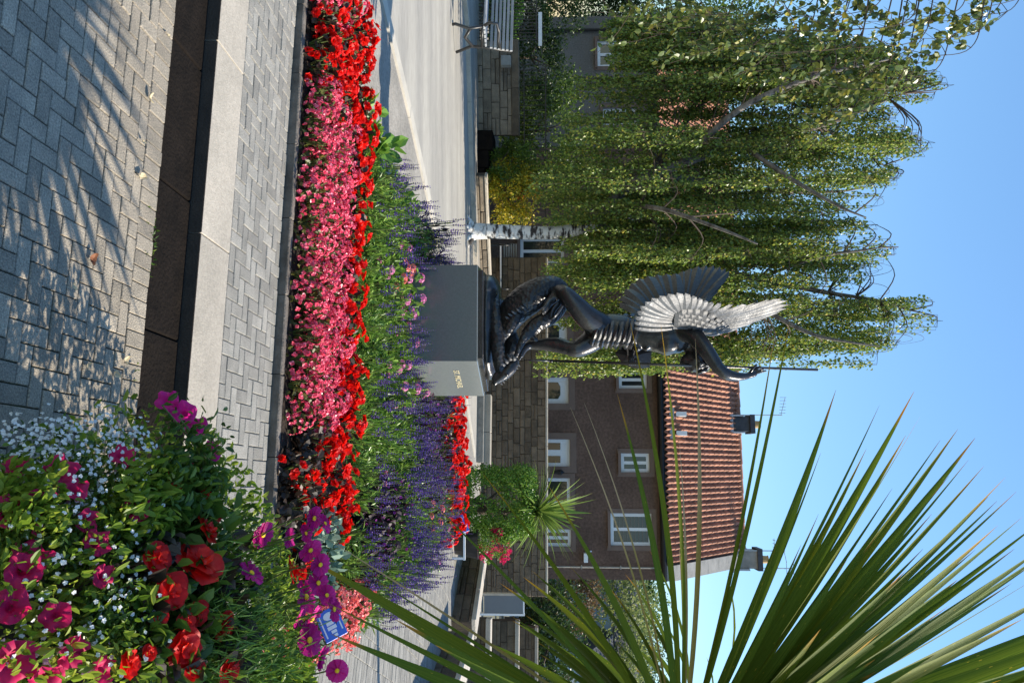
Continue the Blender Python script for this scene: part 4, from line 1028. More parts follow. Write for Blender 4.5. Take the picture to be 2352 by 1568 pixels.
near = [((1470, 392), (1285, 386), 0.045), ((1478, 374), (1284, 358), 0.05), ((1480, 358), (1288, 332), 0.058), ((1484, 346), (1298, 303), 0.064), ((1488, 338), (1314, 278), 0.068), ((1492, 330), (1338, 256), 0.072),
        ((1497, 322), (1370, 238), 0.076), ((1503, 316), (1408, 226), 0.080), ((1512, 312), (1450, 216), 0.084), ((1522, 308), (1494, 211), 0.086), ((1536, 306), (1535, 213), 0.082), ((1554, 305), (1572, 225), 0.076),
        ((1575, 305), (1604, 236), 0.070), ((1597, 305), (1634, 247), 0.066), ((1616, 306), (1668, 255), 0.062), ((1632, 309), (1712, 262), 0.062), ((1646, 315), (1768, 270), 0.062), ((1650, 322), (1835, 270), 0.062),
        ((1650, 330), (1915, 258), 0.064), ((1652, 338), (1968, 246), 0.066), ((1652, 346), (2008, 240), 0.066), ((1652, 355), (2034, 249), 0.066), ((1650, 364), (2044, 268), 0.064), ((1648, 373), (2030, 288), 0.062),
        ((1645, 382), (1988, 310), 0.060), ((1640, 390), (1935, 332), 0.058), ((1634, 398), (1870, 360), 0.055), ((1626, 405), (1795, 388), 0.05), ((1612, 411), (1725, 408), 0.045)]
def ynear(zx, zy): return -0.14+(zy-400)/530.0*1.5+((zx-525)/530.0-1.95)*0.40
def SN(p, off=0.0): return S(p[0], p[1], ynear(p[0], p[1])-off)
wn_ = Vector((1.5, -1.0, 0.40)).normalized()
wing = G()
pb = [(1480, 352), (1500, 316), (1540, 302), (1600, 300), (1650, 314), (1700, 335), (1760, 362), (1720, 398), (1660, 420), (1605, 420), (1560, 396), (1515, 392), (1478, 392)]
V = [SN(p, 0.012) for p in pb]+[SN(p, -0.03) for p in pb]; n = len(pb)
wing.add(V, [tuple(range(n)), tuple(range(2*n-1, n-1, -1))]+[(i, (i+1) % n, (i+1) % n+n, i+n) for i in range(n)])
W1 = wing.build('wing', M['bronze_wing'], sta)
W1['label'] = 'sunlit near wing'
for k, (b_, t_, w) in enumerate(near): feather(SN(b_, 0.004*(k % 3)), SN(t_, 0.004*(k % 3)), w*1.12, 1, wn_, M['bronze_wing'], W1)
# overlapping small coverts
random.seed(4)
rows = [(0.0, 0.9), (0.25, 0.95), (0.5, 1.0), (0.75, 1.0)]
for j in range(4):
    for i in range(9):
        u = (i+0.5*(j % 2))/8.5
        # outer edge runs round the fan, inner edge along the leading edge of the wing
        oe = [(1500, 345), (1508, 325), (1525, 312), (1550, 307), (1580, 308), (1610, 312), (1640, 318), (1668, 330), (1695, 345), (1710, 362), (1712, 380)]
        ie = [(1498, 385), (1515, 385), (1535, 388), (1555, 393), (1572, 402), (1590, 410), (1608, 414), (1625, 416), (1645, 414), (1665, 410), (1685, 402)]
        f = min(u*10, 9.999); a = int(f); fr = f-a
        o_ = Vector((oe[a][0]*(1-fr)+oe[a+1][0]*fr, oe[a][1]*(1-fr)+oe[a+1][1]*fr)); i_ = Vector((ie[a][0]*(1-fr)+ie[a+1][0]*fr, ie[a][1]*(1-fr)+ie[a+1][1]*fr))
        c_ = i_.lerp(o_, 0.10+0.22*j); d_ = (o_-i_)
        if d_.length < 1: continue
        d_ = (d_.normalized()+Vector((0.0 if u < 0.5 else (u-0.5)*2.6, 0))).normalized()*46
        e_ = c_+d_
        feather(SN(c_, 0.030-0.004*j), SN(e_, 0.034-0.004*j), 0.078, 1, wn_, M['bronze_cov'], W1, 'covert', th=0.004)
far = [((1330, 330), (1216, 262), 0.09), ((1340, 310), (1222, 228), 0.09), ((1355, 295), (1242, 194), 0.095), ((1375, 285), (1272, 164), 0.10), ((1400, 275), (1310, 143), 0.10), ((1425, 270), (1352, 129), 0.10), ((1450, 265), (1398, 122), 0.10),
       ((1475, 262), (1445, 119), 0.10), ((1500, 260), (1490, 117), 0.095), ((1520, 258), (1528, 106), 0.09), ((1535, 258), (1565, 92), 0.085), ((1550, 258), (1602, 82), 0.08), ((1560, 260), (1640, 78), 0.075), ((1570, 262), (1676, 80), 0.07), ((1580, 264), (1708, 87), 0.068), ((1585, 268), (1734, 96), 0.064), ((1590, 272), (1752, 109), 0.06), ((1592, 278), (1735, 135), 0.06), ((1592, 284), (1712, 165), 0.06), ((1590, 290), (1690, 195), 0.06), ((1585, 296), (1664, 228), 0.06)]
def yfar(zy): return 0.14-(zy-400)/530.0*0.9
def SF(p, off=0.0): return S(p[0], p[1], yfar(p[1])-off)
pb = [(1290, 345), (1260, 290), (1250, 235), (1275, 190), (1320, 160), (1380, 142), (1450, 138), (1520, 135), (1580, 118), (1640, 105), (1690, 115), (1700, 150), (1660, 215), (1620, 300), (1560, 400), (1480, 410)]
V = [SF(p, 0.01) for p in pb]+[SF(p, -0.03) for p in pb]; n = len(pb)
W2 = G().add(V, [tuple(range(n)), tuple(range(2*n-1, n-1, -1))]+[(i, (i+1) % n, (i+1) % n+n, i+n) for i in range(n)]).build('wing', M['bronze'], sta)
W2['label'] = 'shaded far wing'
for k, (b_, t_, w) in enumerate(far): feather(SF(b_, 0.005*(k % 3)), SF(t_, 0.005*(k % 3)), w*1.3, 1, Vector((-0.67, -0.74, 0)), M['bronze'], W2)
# ------------------------------------------------------------------ trees and shrubs
def crown_leaves(C, R, n, size, mat, name, parent, seed, clumps=40, dens=0.33, up=0.0, boxy=False):
    """leaf faces gathered in clumps on and inside an uneven ellipsoid"""
    r_ = np.random.default_rng(seed)
    cc = norm(r_.normal(size=(clumps, 3)))*(r_.uniform(0.35, 1.0, (clumps, 1))**0.5)
    if boxy: cc = np.clip(norm(r_.normal(size=(clumps, 3)))*1.5, -0.92, 0.92)*np.array([1, 1, 1.0])
    cr = r_.uniform(0.6, 1.3, clumps)*dens
    k = r_.integers(0, clumps, n)
    v = norm(r_.normal(size=(n, 3)))*(r_.uniform(0, 1, (n, 1))**0.42)*cr[k][:, None]
    Pn = (cc[k]+v)*np.asarray(R)+np.asarray(C)
    D = norm(v+r_.normal(size=(n, 3))*0.5+np.array([0, 0, up]))
    L_ = size*r_.uniform(0.7, 1.35, n)
    V, F = leafcloud(Pn, D, L_, L_*0.62, N=norm(r_.normal(size=(n, 3))+np.array([0, 0, 0.8])))
    g = G(); g.V = [tuple(v) for v in V.tolist()]; g.F = F; g.M = [0]*len(F)
    o = g.build(name, mat, parent)
    return o
def trunk_path(base, top, n, wob, seed):
    r_ = random.Random(seed); b = Vector(base); t = Vector(top); out = []
    for i in range(n+1):
        u = i/n; p = b.lerp(t, u)
        if 0 < i < n: p += Vector((r_.gauss(0, wob), r_.gauss(0, wob), 0))
        out.append(p)
    return out
# --- the weeping birch
TX, TY = P(1075, 531, 15.0).x, 15.0
birch = thing('birch_tree', 'tall weeping birch with white trunk and hanging yellow-green curtains, left of the statue', 'tree', (0, 0, 0))
random.seed(21)
tp = [(TX-0.02, TY, 0.0), (TX, TY, 0.12), (TX+0.01, TY, 0.6), (TX+0.04, TY, 1.3), (TX+0.02, TY, 1.9), (TX-0.12, TY, 2.5)]
trp, trr = sm([Vector(p) for p in tp], [0.24, 0.165, 0.14, 0.13, 0.125, 0.12], 4)
tg = G(); tg.tube(trp, trr, 16)
for a in range(7):   # root flare
    an = a*0.9; tg.tube([(TX, TY, 0.22), (TX+0.16*math.cos(an), TY+0.16*math.sin(an), 0.06), (TX+0.36*math.cos(an), TY+0.36*math.sin(an), -0.04)], [0.09, 0.06, 0.02], 7)
limbs = []; lg = G()
def L_limb(pts, rad):
    p, r = sm([Vector(q) for q in pts], rad, 6); lg.tube(p, r, 9); limbs.append((p, r))
f0 = (TX-0.12, TY, 2.45)
def Q(x, y, dy=0.0): q = P(x, y, 15.0); return (q.x*(1+dy/15.0), 15.0+dy, EYE+(q.z-EYE)*(1+dy/15.0))
L_limb([f0, Q(1440, 430), Q(1560, 378), Q(1700, 330), Q(1880, 290), Q(2000, 245), Q(2070, 215)], [0.115, 0.11, 0.095, 0.08, 0.055, 0.03, 0.012])
L_limb([f0, Q(1430, 545, 0.3), Q(1560, 600, 0.5), Q(1740, 640, 0.6), Q(1900, 672, 0.4), Q(2020, 690, 0.2), Q(2090, 712, 0.1)], [0.10, 0.085, 0.075, 0.06, 0.045, 0.025, 0.01])
L_limb([Q(1560, 378), Q(1700, 250, -0.8), Q(1860, 180, -1.2), Q(1960, 155, -1.2), Q(2050, 135, -1.0)], [0.07, 0.055, 0.04, 0.025, 0.01])
L_limb([Q(1500, 400), Q(1640, 420, 1.0), Q(1800, 440, 1.6), Q(1920, 440, 1.8), Q(1990, 430, 1.9)], [0.07, 0.06, 0.045, 0.03, 0.012])
L_limb([Q(1620, 610, 0.5), Q(1740, 700, -0.4), Q(1860, 765, -0.8), Q(1950, 785, -1.0), Q(2020, 795, -1.0)], [0.06, 0.05, 0.035, 0.022, 0.01])
L_limb([Q(1480, 420), Q(1560, 300, 0.8), Q(1660, 190, 1.4), Q(1760, 120, 1.8), Q(1800, 70, 2.0)], [0.06, 0.05, 0.035, 0.02, 0.01])
L_limb([Q(1700, 330), Q(1800, 400, -0.9), Q(1920, 470, -1.3), Q(1990, 500, -1.4)], [0.05, 0.04, 0.026, 0.01])
L_limb([Q(1480, 570, 0.3), Q(1560, 690, 0.9), Q(1640, 770, 1.4), Q(1720, 810, 1.6)], [0.05, 0.04, 0.025, 0.01])
L_limb([Q(1430, 470), Q(1520, 480, -1.2), Q(1640, 520, -2.0), Q(1740, 560, -2.4)], [0.05, 0.04, 0.03, 0.012])
L_limb([Q(1880, 290), Q(1960, 330, 0.8), Q(2030, 380, 1.2)], [0.035, 0.025, 0.01])
L_limb([Q(1740, 640, 0.6), Q(1880, 590, -0.4), Q(1980, 575, -0.8), Q(2020, 568, -0.9)], [0.035, 0.03, 0.02, 0.008])
tg.build('trunk', M['bark'], birch, smooth=True); lg.build('limbs', M['bark_limb'], birch, smooth=True)
# top outline of the crown (picture column -> picture height)
prof = [(20, 1500), (60, 1760), (110, 2020), (170, 2150), (230, 2160), (300, 2130), (370, 2085), (430, 2050), (490, 1985), (530, 1960), (560, 2060), (590, 2040), (620, 2010), (650, 2080), (690, 2130), (740, 2165), (790, 2090), (815, 1960), (832, 1760), (845, 1500)]
def topx(y):
    for (a, b), (c, d) in zip(prof[:-1], prof[1:]):
        if a <= y <= c: return b+(d-b)*(y-a)/(c-a)
    return 1300
def botx(y):
    pb_ = [(20, 1420), (70, 1400), (150, 1420), (215, 1290), (300, 1310), (400, 1235), (480, 1245), (560, 1300), (640, 1255), (700, 1270), (780, 1250), (835, 1240), (850, 1400)]
    for (a, b), (c, d) in zip(pb_[:-1], pb_[1:]):
        if a <= y <= c: return b+(d-b)*(y-a)/(c-a)
    return 1400
r_ = np.random.default_rng(5); random.seed(31)
strand = G(); LP = []; LD = []; LS = []
nb = 0
cols = [(random.uniform(42, 838), random.uniform(-1.1, 2.6)) for _ in range(68)]
for c in range(500):
    cy_, cd_ = cols[c % 68]; y = min(840, max(40, cy_+random.gauss(0, 5))); tx = topx(y)+45; bx = botx(y)
    # spread of the curtain tops down the crown
    u = random.random()**0.85
    x0 = tx-(tx-bx-130)*u*0.92-random.uniform(0, 25)
    if x0 < bx+60: continue
    w = min(1.0, (tx-x0)/260.0)
    dyy = (cd_+random.gauss(0, 0.35))*(0.35+0.65*w)*(1-abs(y-430)/620.0)
    if y < 340 and x0 < 1780 and random.random() < 0.45: continue
    c0 = Vector(Q(x0, y, dyy))
    # a bough reaches the curtain from the nearest limb
    best = None
    for p, r in limbs:
        for q in p[::3]:
            dd = (q-c0).length + (0.8 if q.z > c0.z+0.1 else 0)
            if best is None or dd < best[0]: best = (dd, q)
    q = best[1]; mid = q.lerp(c0, 0.55)+Vector((0, 0, 0.12+0.10*best[0]))
    bp2, br2 = sm([q, mid, c0], [0.016, 0.010, 0.005], 4); strand.tube(bp2, br2, 5)
    ns = random.randint(5, 9)
    spread = random.uniform(0.10, 0.26); Lc = random.uniform(1.0, 2.7)
    zmin = Vector(Q(bx, y, dyy)).z
    dens_c = random.uniform(0.7, 1.25)
    for s in range(ns):
        an = random.uniform(0, 2*math.pi); rr = spread*math.sqrt(random.random())
        s0 = c0+Vector((rr*math.cos(an), rr*math.sin(an), random.uniform(-0.10, 0.03)))
        Ls = min(Lc*random.uniform(0.6, 1.15), s0.z-zmin+random.uniform(-0.1, 0.25))
        if Ls < 0.3: continue
        sway = Vector((random.gauss(0, 0.05), random.gauss(0, 0.05), 0))
        pts = [c0, s0+Vector((0, 0, 0.03)), s0+sway*0.3-Vector((0, 0, Ls*0.5)), s0+sway-Vector((0, 0, Ls))]
        strand.tube(pts, [0.004, 0.004, 0.003, 0.002], 3, cap=False)
        nl = int(Ls*48*dens_c)
        tt = r_.uniform(0.02, 1.0, nl)
        pp = np.array(s0)[None, :]+np.array(sway)[None, :]*tt[:, None]-np.array([0, 0, Ls])[None, :]*tt[:, None]
        side = norm(r_.normal(size=(nl, 3))*np.array([1, 1, 0.3]))
        pp = pp+side*r_.uniform(0.0, 0.085, (nl, 1))*(1-0.4*tt[:, None])
        LP.append(pp); LD.append(norm(side*0.7+np.array([0, 0, -1.0]))); LS.append(r_.uniform(0.044, 0.072, nl))
LP = np.concatenate(LP); LD = np.concatenate(LD); LS = np.concatenate(LS)
print('birch leaves', len(LP))
V, F = leafcloud(LP, LD, LS, LS*0.80, N=norm(r_.normal(size=(len(LP), 3))+np.array([0.5, 0.2, 0.6])))
g = G(); g.V = [tuple(v) for v in V.tolist()]; g.F = F; g.M = [0]*len(F)
g.build('crown', M['birch'], birch)
# bare arching twigs at the top
for (x, y, s) in ((2160, 170, 1), (2150, 215, 1), (2075, 440, 1), (2065, 560, 1), (2120, 640, 1), (2180, 735, 1), (2170, 770, 1), (2100, 800, 1), (2080, 600, 1)):
    for k in range(2):
        a = Vector(Q(x-85-random.uniform(0, 50), y+random.uniform(-15, 15), 0)); w = random.uniform(0.08, 0.26)*random.choice((-1, 1)); hh = random.uniform(0.0, 0.2)
        p, r = sm([a, a+Vector((w*0.35, 0, hh+0.25)), a+Vector((w*0.9, 0.1, hh+0.35)), a+Vector((w*1.3, 0.1, hh)), a+Vector((w*1.4, 0.1, hh-0.5))], [0.005, 0.004, 0.003, 0.002, 0.0015], 7)
        strand.tube(p, r, 4)
strand.build('twigs', M['twig'], birch)
# --- near birch at the upper left: trunk out of frame, its sprays hang into view
nbx = thing('birch_tree', 'near birch branch with large separate leaves hanging in at the left edge', 'tree', (0, 0, 0))
g = G(); b0 = Vector((-4.3, 6.0, 0.0))
p, r = sm([b0, b0+Vector((0.05, 0, 1.8)), b0+Vector((0.15, 0, 3.6)), b0+Vector((0.2, 0, 5.6))], [0.16, 0.13, 0.11, 0.07], 6); g.tube(p, r, 12)
random.seed(8); LPs = []; LDs = []; LSs = []; r_ = np.random.default_rng(9)
sprays = [(2330, 15, 5.4, 0.30), (2250, 70, 5.5, 0.55), (2230, 110, 5.3, 0.5), (2190, 30, 5.8, 0.9), (2110, 90, 5.4, 0.75), (2150, 160, 5.6, 0.5), (2080, 50, 5.2, 0.9), (2040, 140, 5.5, 0.7), (2000, 20, 5.6, 1.0), (1990, 175, 5.7, 0.6), (1960, 100, 5.3, 0.8), (1920, 50, 5.8, 0.9), (1900, 130, 5.6, 0.6), (1850, 15, 5.4, 0.8), (1840, 85, 5.6, 0.8), (1790, 40, 5.6, 0.7), (1740, 95, 5.7, 0.5), (1700, 20, 5.5, 0.9), (1650, 60, 5.7, 0.6), (1560, 10, 5.6, 0.7), (2010, 240, 5.6, 0.35), (1930, 255, 5.6, 0.25), (2280, 30, 5.6, 0.5), (2060, 190, 5.5, 0.35)]
for (x, y, d, L_) in sprays:
    a = P(x, y, d); root = b0+Vector((0.2, 0, min(5.5, a.z+0.25)))
    p, r = sm([root, root.lerp(a, 0.5)+Vector((0, 0, 0.18)), root.lerp(a, 0.85)+Vector((0, 0, 0.10)), a, a+Vector((0.05, 0, -L_*0.5)), a+Vector((0.04, 0, -L_))], [0.010, 0.007, 0.005, 0.003, 0.002, 0.001], 6)
    g.tube(p, r, 5)
    for k in range(9):
        q0 = Vector(p[int(len(p)*random.uniform(0.42, 0.92))]); dv = Vector((random.gauss(0, 0.14), random.gauss(0, 0.1), -random.uniform(0.1, 0.4)))
        pp2, rr2 = sm([q0, q0+dv*0.5+Vector((0, 0, 0.03)), q0+dv], [0.003, 0.002, 0.001], 4); g.tube(pp2, rr2, 4)
        nl = random.randint(7, 12); t_ = r_.uniform(0.1, 1, nl)
        LPs.append(np.array(q0)+np.array(dv)*t_[:, None]+r_.normal(0, 0.012, (nl, 3))); LDs.append(norm(r_.normal(size=(nl, 3))*0.7+np.array([0, 0, -0.8]))); LSs.append(r_.uniform(0.038, 0.062, nl))
g.build('branches', M['twig'], nbx)
LPs = np.concatenate(LPs); LDs = np.concatenate(LDs); LSs = np.concatenate(LSs)
V, F = leafcloud(LPs, LDs, LSs, LSs*0.78, N=norm(r_.normal(size=(len(LPs), 3))+np.array([0.3, -0.3, 0.5])), shape=6, fold=0.12)
gg = G(); gg.V = [tuple(v) for v in V.tolist()]; gg.F = F; gg.M = [0]*len(F); gg.build('leaves', M['birch_near'], nbx)
# --- shrubs and background trees
def bush(name, label, c, R, n, size, mat, seed, cat='shrub', trunk=0.05, clumps=34, tb=M['bark_d'], group=None, boxy=False):
    t = thing(name, label, cat, (c[0], c[1], 0), 0, group)
    g = G(); r2 = random.Random(seed); top = c[2]
    g.tube([(0, 0, -0.02), (0.02, 0, top*0.5), (0, 0.02, top)], [trunk*1.3, trunk, trunk*0.6], 8)
    for k in range(7):
        an = k*0.9+r2.random(); z0 = top*r2.uniform(0.35, 0.9)
        g.tube([(0, 0, z0), (R[0]*0.35*math.cos(an), R[1]*0.35*math.sin(an), z0+R[2]*0.25), (R[0]*0.75*math.cos(an), R[1]*0.75*math.sin(an), z0+R[2]*r2.uniform(0.2, 0.6))], [trunk*0.6, trunk*0.35, trunk*0.12], 5)
    g.build('trunk', tb, t)
    crown_leaves((0, 0, c[2]), R, n, size, mat, 'crown', t, seed, clumps=clumps, dens=0.27 if boxy else 0.33, boxy=boxy)
    return t
q = P(1180, 440, 16.9)
ys = bush('garden_shrub', 'yellow-green garden shrub with orange flowers beside the birch trunk', (q.x, q.y, 0.85), (0.75, 0.5, 0.62), 5200, 0.06, M['shrub_y'], 41)
crown_leaves((0.1, -0.05, 1.15), (0.6, 0.45, 0.28), 160, 0.05, M['petal_orange'], 'blossoms', ys, 43, clumps=10)
q = P(1170, 385, 16.8)
bush('garden_shrub', 'bright green garden shrub left of the yellow shrub', (q.x, q.y, 0.75), (0.6, 0.5, 0.6), 4000, 0.055, M['shrub'], 44)
q = P(1250, 300, 18.6)
bush('garden_shrub', 'tall leafy shrub rising behind the iron railing', (q.x, q.y, 1.6), (1.5, 0.6, 1.2), 9000, 0.07, M['shrub'], 45)
q = P(1270, 130, 17.6)
bush('garden_shrub', 'dark climbing shrub against the grey house wall', (q.x, q.y, 1.3), (1.5, 0.5, 0.8), 6000, 0.06, M['shrub_d'], 46)
q = P(1260, -20, 17.4)
bush('garden_shrub', 'dark shrub at the far left behind the wire fence', (q.x, q.y, 1.3), (1.3, 0.6, 1.3), 6000, 0.06, M['shrub_d'], 47)
q = P(1130, 20, 16.9)
bush('garden_shrub', 'low bright green plant behind the left bench', (q.x, q.y, 0.6), (0.8, 0.4, 0.4), 3000, 0.06, M['broad'], 48)
q = P(1560, 40, 18.2)
bush('garden_tree', 'green leafy tree at the left edge before the grey house', (q.x-0.9, q.y, 5.3), (1.6, 1.2, 1.7), 13000, 0.075, M['shrub'], 49, 'tree', trunk=0.10)
q = P(1330, -30, 23.5)
bush('garden_tree', 'dark tree left of the grey house, at the left border', (q.x-0.2, q.y, 2.6), (2.2, 1.2, 2.4), 14000, 0.09, M['shrub_d'], 52, 'tree', trunk=0.12, clumps=60)
q = P(1640, 330, 30.0)
bush('garden_tree', 'round green tree behind the house roof, seen through the birch', (q.x, q.y, 6.6), (3.6, 2.0, 2.2), 14000, 0.13, M['shrub'], 50, 'tree', trunk=0.16)
# small hedge-like box bush on the square, pink tubs, garden cordyline placed with the planters below
# --- far trees at the right
for i, (x, y, d, R, cz, mat, lab) in enumerate((
    (1400, 1440, 36, (3.4, 2.5, 2.9), 3.6, M['far_leaf'], 'large pale green willow-like tree beyond the terrace walls'),
    (1390, 1520, 40, (3.6, 2.5, 3.2), 4.0, M['far_leaf'], 'pale green tree at the right border beyond the terrace walls'),
    (1450, 1355, 44, (3.2, 2.5, 2.6), 5.0, M['shrub'], 'dark green tree just right of the brown house gable'),
    (1330, 1370, 33, (1.6, 1.4, 1.3), 2.4, M['far_brown'], 'small copper-leaved tree beside the house gable'),
    (1440, 1470, 50, (4.5, 3.0, 3.2), 5.6, M['shrub_d'], 'dark conifer mass of a tree behind the pale green trees'),
    (1440, 1600, 46, (4.5, 3.0, 3.6), 4.8, M['shrub_d'], 'dark tree out at the far right border'),
    (1300, 1430, 28, (2.2, 1.2, 1.2), 1.7, M['shrub_d'], 'dark low tree above the upper terrace wall'),
    (1290, 1540, 27, (2.4, 1.2, 1.0), 1.5, M['shrub_d'], 'dark hedge-like tree at right above the terrace wall'))):
    q = P(x, y, d)
    bush('far_tree', lab, (q.x, q.y, cz), R, 9000 if R[0] > 2.5 else 5000, 0.16 if R[0] > 2.5 else 0.11, mat, 60+i, 'tree', trunk=0.16, clumps=46, group='trees beyond the terrace walls')
from mathutils import noise as mnoise
# ------------------------------------------------------------------ flower-bed plants
def blooms(Cn, Nn, npet, L_, W_, cup, r2, shape=6, fold=0.12):
    Cn = np.asarray(Cn, float); Nn = norm(np.asarray(Nn, float)); n = len(Cn)
    U = perp(Nn); Wv = np.cross(Nn, U); ph = r2.uniform(0, 6.28, n)
    PP = []; DD = []; NN = []; LL = []
    for k in range(npet):
        a = ph+2*math.pi*k/npet+r2.normal(0, 0.12, n)
        d = U*np.cos(a)[:, None]+Wv*np.sin(a)[:, None]
        PP.append(Cn); DD.append(d+Nn*(cup+r2.normal(0, 0.12, n)[:, None])); NN.append(Nn-d*cup); LL.append(L_*r2.uniform(0.8, 1.15, n))
    PP = np.concatenate(PP); DD = np.concatenate(DD); NN = norm(np.concatenate(NN)); LL = np.concatenate(LL)
    return leafcloud(PP, DD, LL, LL*(W_/L_), N=NN, fold=fold, shape=shape)
def dome_pts(n, R, H, r2, low=0.05):
    ph = r2.uniform(0, 2*math.pi, n); u = r2.uniform(0, 1, n)
    th = np.arccos(1-u*(1-low))
    N_ = np.stack([np.sin(th)*np.cos(ph), np.sin(th)*np.sin(ph), np.cos(th)], 1)
    return N_*np.array([R, R, H]), norm(N_/np.array([R, R, H]))
def cloud_mesh(name, VF, mats):
    g = G()
    for k, (V, F) in enumerate(VF):
        o = len(g.V); g.V.extend([tuple(v) for v in V.tolist()]); g.F.extend([tuple(i+o for i in f) for f in F]); g.M.extend([k]*len(F))
    return g.mesh(name, mats)
def begonia_meshes(seed, leafm, petm, nl, nb, R, H, pl_, rings, leafsize=0.05):
    r2 = np.random.default_rng(seed)
    p, n_ = dome_pts(nl, R*0.95, H*0.85, r2); p *= r2.uniform(0.55, 1.0, (nl, 1))
    lv = leafcloud(p, norm(n_*0.6+r2.normal(size=(nl, 3))*0.8), leafsize*r2.uniform(0.7, 1.2, nl), leafsize*0.8, N=norm(n_+r2.normal(size=(nl, 3))*0.35+np.array([0, 0, 0.5])), shape=6, fold=0.15)
    ph = np.linspace(0, 6.28, 7)[:6]; st = G()
    for a in ph: st.tube([(0, 0, -0.02), (R*0.4*math.cos(a), R*0.4*math.sin(a), H*0.5), (R*0.6*math.cos(a), R*0.6*math.sin(a), H*0.8)], [0.007, 0.005, 0.003], 5)
    V2 = np.array(st.V); F2 = st.F
    fo = cloud_mesh('foliage', [lv, (V2, F2)], [leafm, M['stem']])
    p, n_ = dome_pts(nb, R, H, r2, 0.15)
    VF = []
    for (np_, L_, W_, cup, dz) in rings:
        VF.append(blooms(p+n_*dz, n_+r2.normal(size=n_.shape)*0.25, np_, L_, W_, cup, r2))
    V = np.concatenate([v for v, f in VF]); F = []; o = 0
    for v, f in VF: F += [tuple(i+o for i in q) for q in f]; o += len(v)
    bl = cloud_mesh('blossoms', [(V, F)], [petm])
    return fo, bl
pink_m = [begonia_meshes(100+i, M['olive_leaf'], M['petal_pink'], 46, 62, 0.115, 0.20, 0, [(4, 0.019, 0.019, 0.35, 0.008), (3, 0.011, 0.011, 0.9, 0.012)], 0.04) for i in range(4)]
coral_m = [begonia_meshes(120+i, M['olive_leaf'], M['petal_coral'], 46, 56, 0.12, 0.20, 0, [(4, 0.019, 0.019, 0.35, 0.008), (3, 0.011, 0.011, 0.9, 0.012)], 0.04) for i in range(2)]
RR = [(6, 0.036, 0.034, 0.25, 0.012), (5, 0.028, 0.028, 0.7, 0.014), (4, 0.018, 0.02, 1.3, 0.016)]
red_m = [begonia_meshes(140+i, M['bronze_leaf'], M['petal_red'], 44, 16, 0.125, 0.20, 0, RR, 0.06) for i in range(4)]
redsparse_m = [begonia_meshes(160+i, M['bronze_leaf'], M['petal_red'], 60, 4, 0.13, 0.19, 0, RR, 0.06) for i in range(3)]
purple_m = [begonia_meshes(170+i, M['purple_leaf'], M['petal_purple'], 150, 12, 0.15, 0.34, 0, [(5, 0.012, 0.012, 0.3, 0.006)], 0.05) for i in range(2)]
silver_m = [begonia_meshes(180+i, M['silver_leaf'], M['petal_white'], 80, 1, 0.15, 0.24, 0, [(4, 0.006, 0.006, 0.3, 0.0)], 0.07) for i in range(2)]
def orchid(seed, petm):
    r2 = np.random.default_rng(seed); n = 90
    p, n_ = dome_pts(n, 0.12, 0.30, r2); p *= r2.uniform(0.5, 1.0, (n, 1))
    lv = leafcloud(p, norm(n_*0.6+r2.normal(size=(n, 3))*0.7), 0.065*r2.uniform(0.7, 1.2, n), 0.034, N=norm(n_+np.array([0, 0, 0.6])), shape=6)
    fo = cloud_mesh('foliage', [lv], [M['bed_green']])
    hp, hn = dome_pts(3, 0.09, 0.31, r2, 0.45); VF = []
    for c_, q in zip(hp, hn):
        m_ = 34; sp, sn = dome_pts(m_, 0.032, 0.024, r2, -0.2); VF.append(blooms(c_+sp+q*0.01, sn, 5, 0.0095, 0.008, 0.1, r2, shape=4))
    V = np.concatenate([v for v, f in VF]); F = []; o = 0
    for v, f in VF: F += [tuple(i+o for i in w) for w in f]; o += len(v)
    return fo, cloud_mesh('flower_heads', [(V, F)], [petm])
orchid_m = [orchid(190, M['petal_orchid']), orchid(191, M['petal_coral']), orchid(192, M['petal_orchid'])]
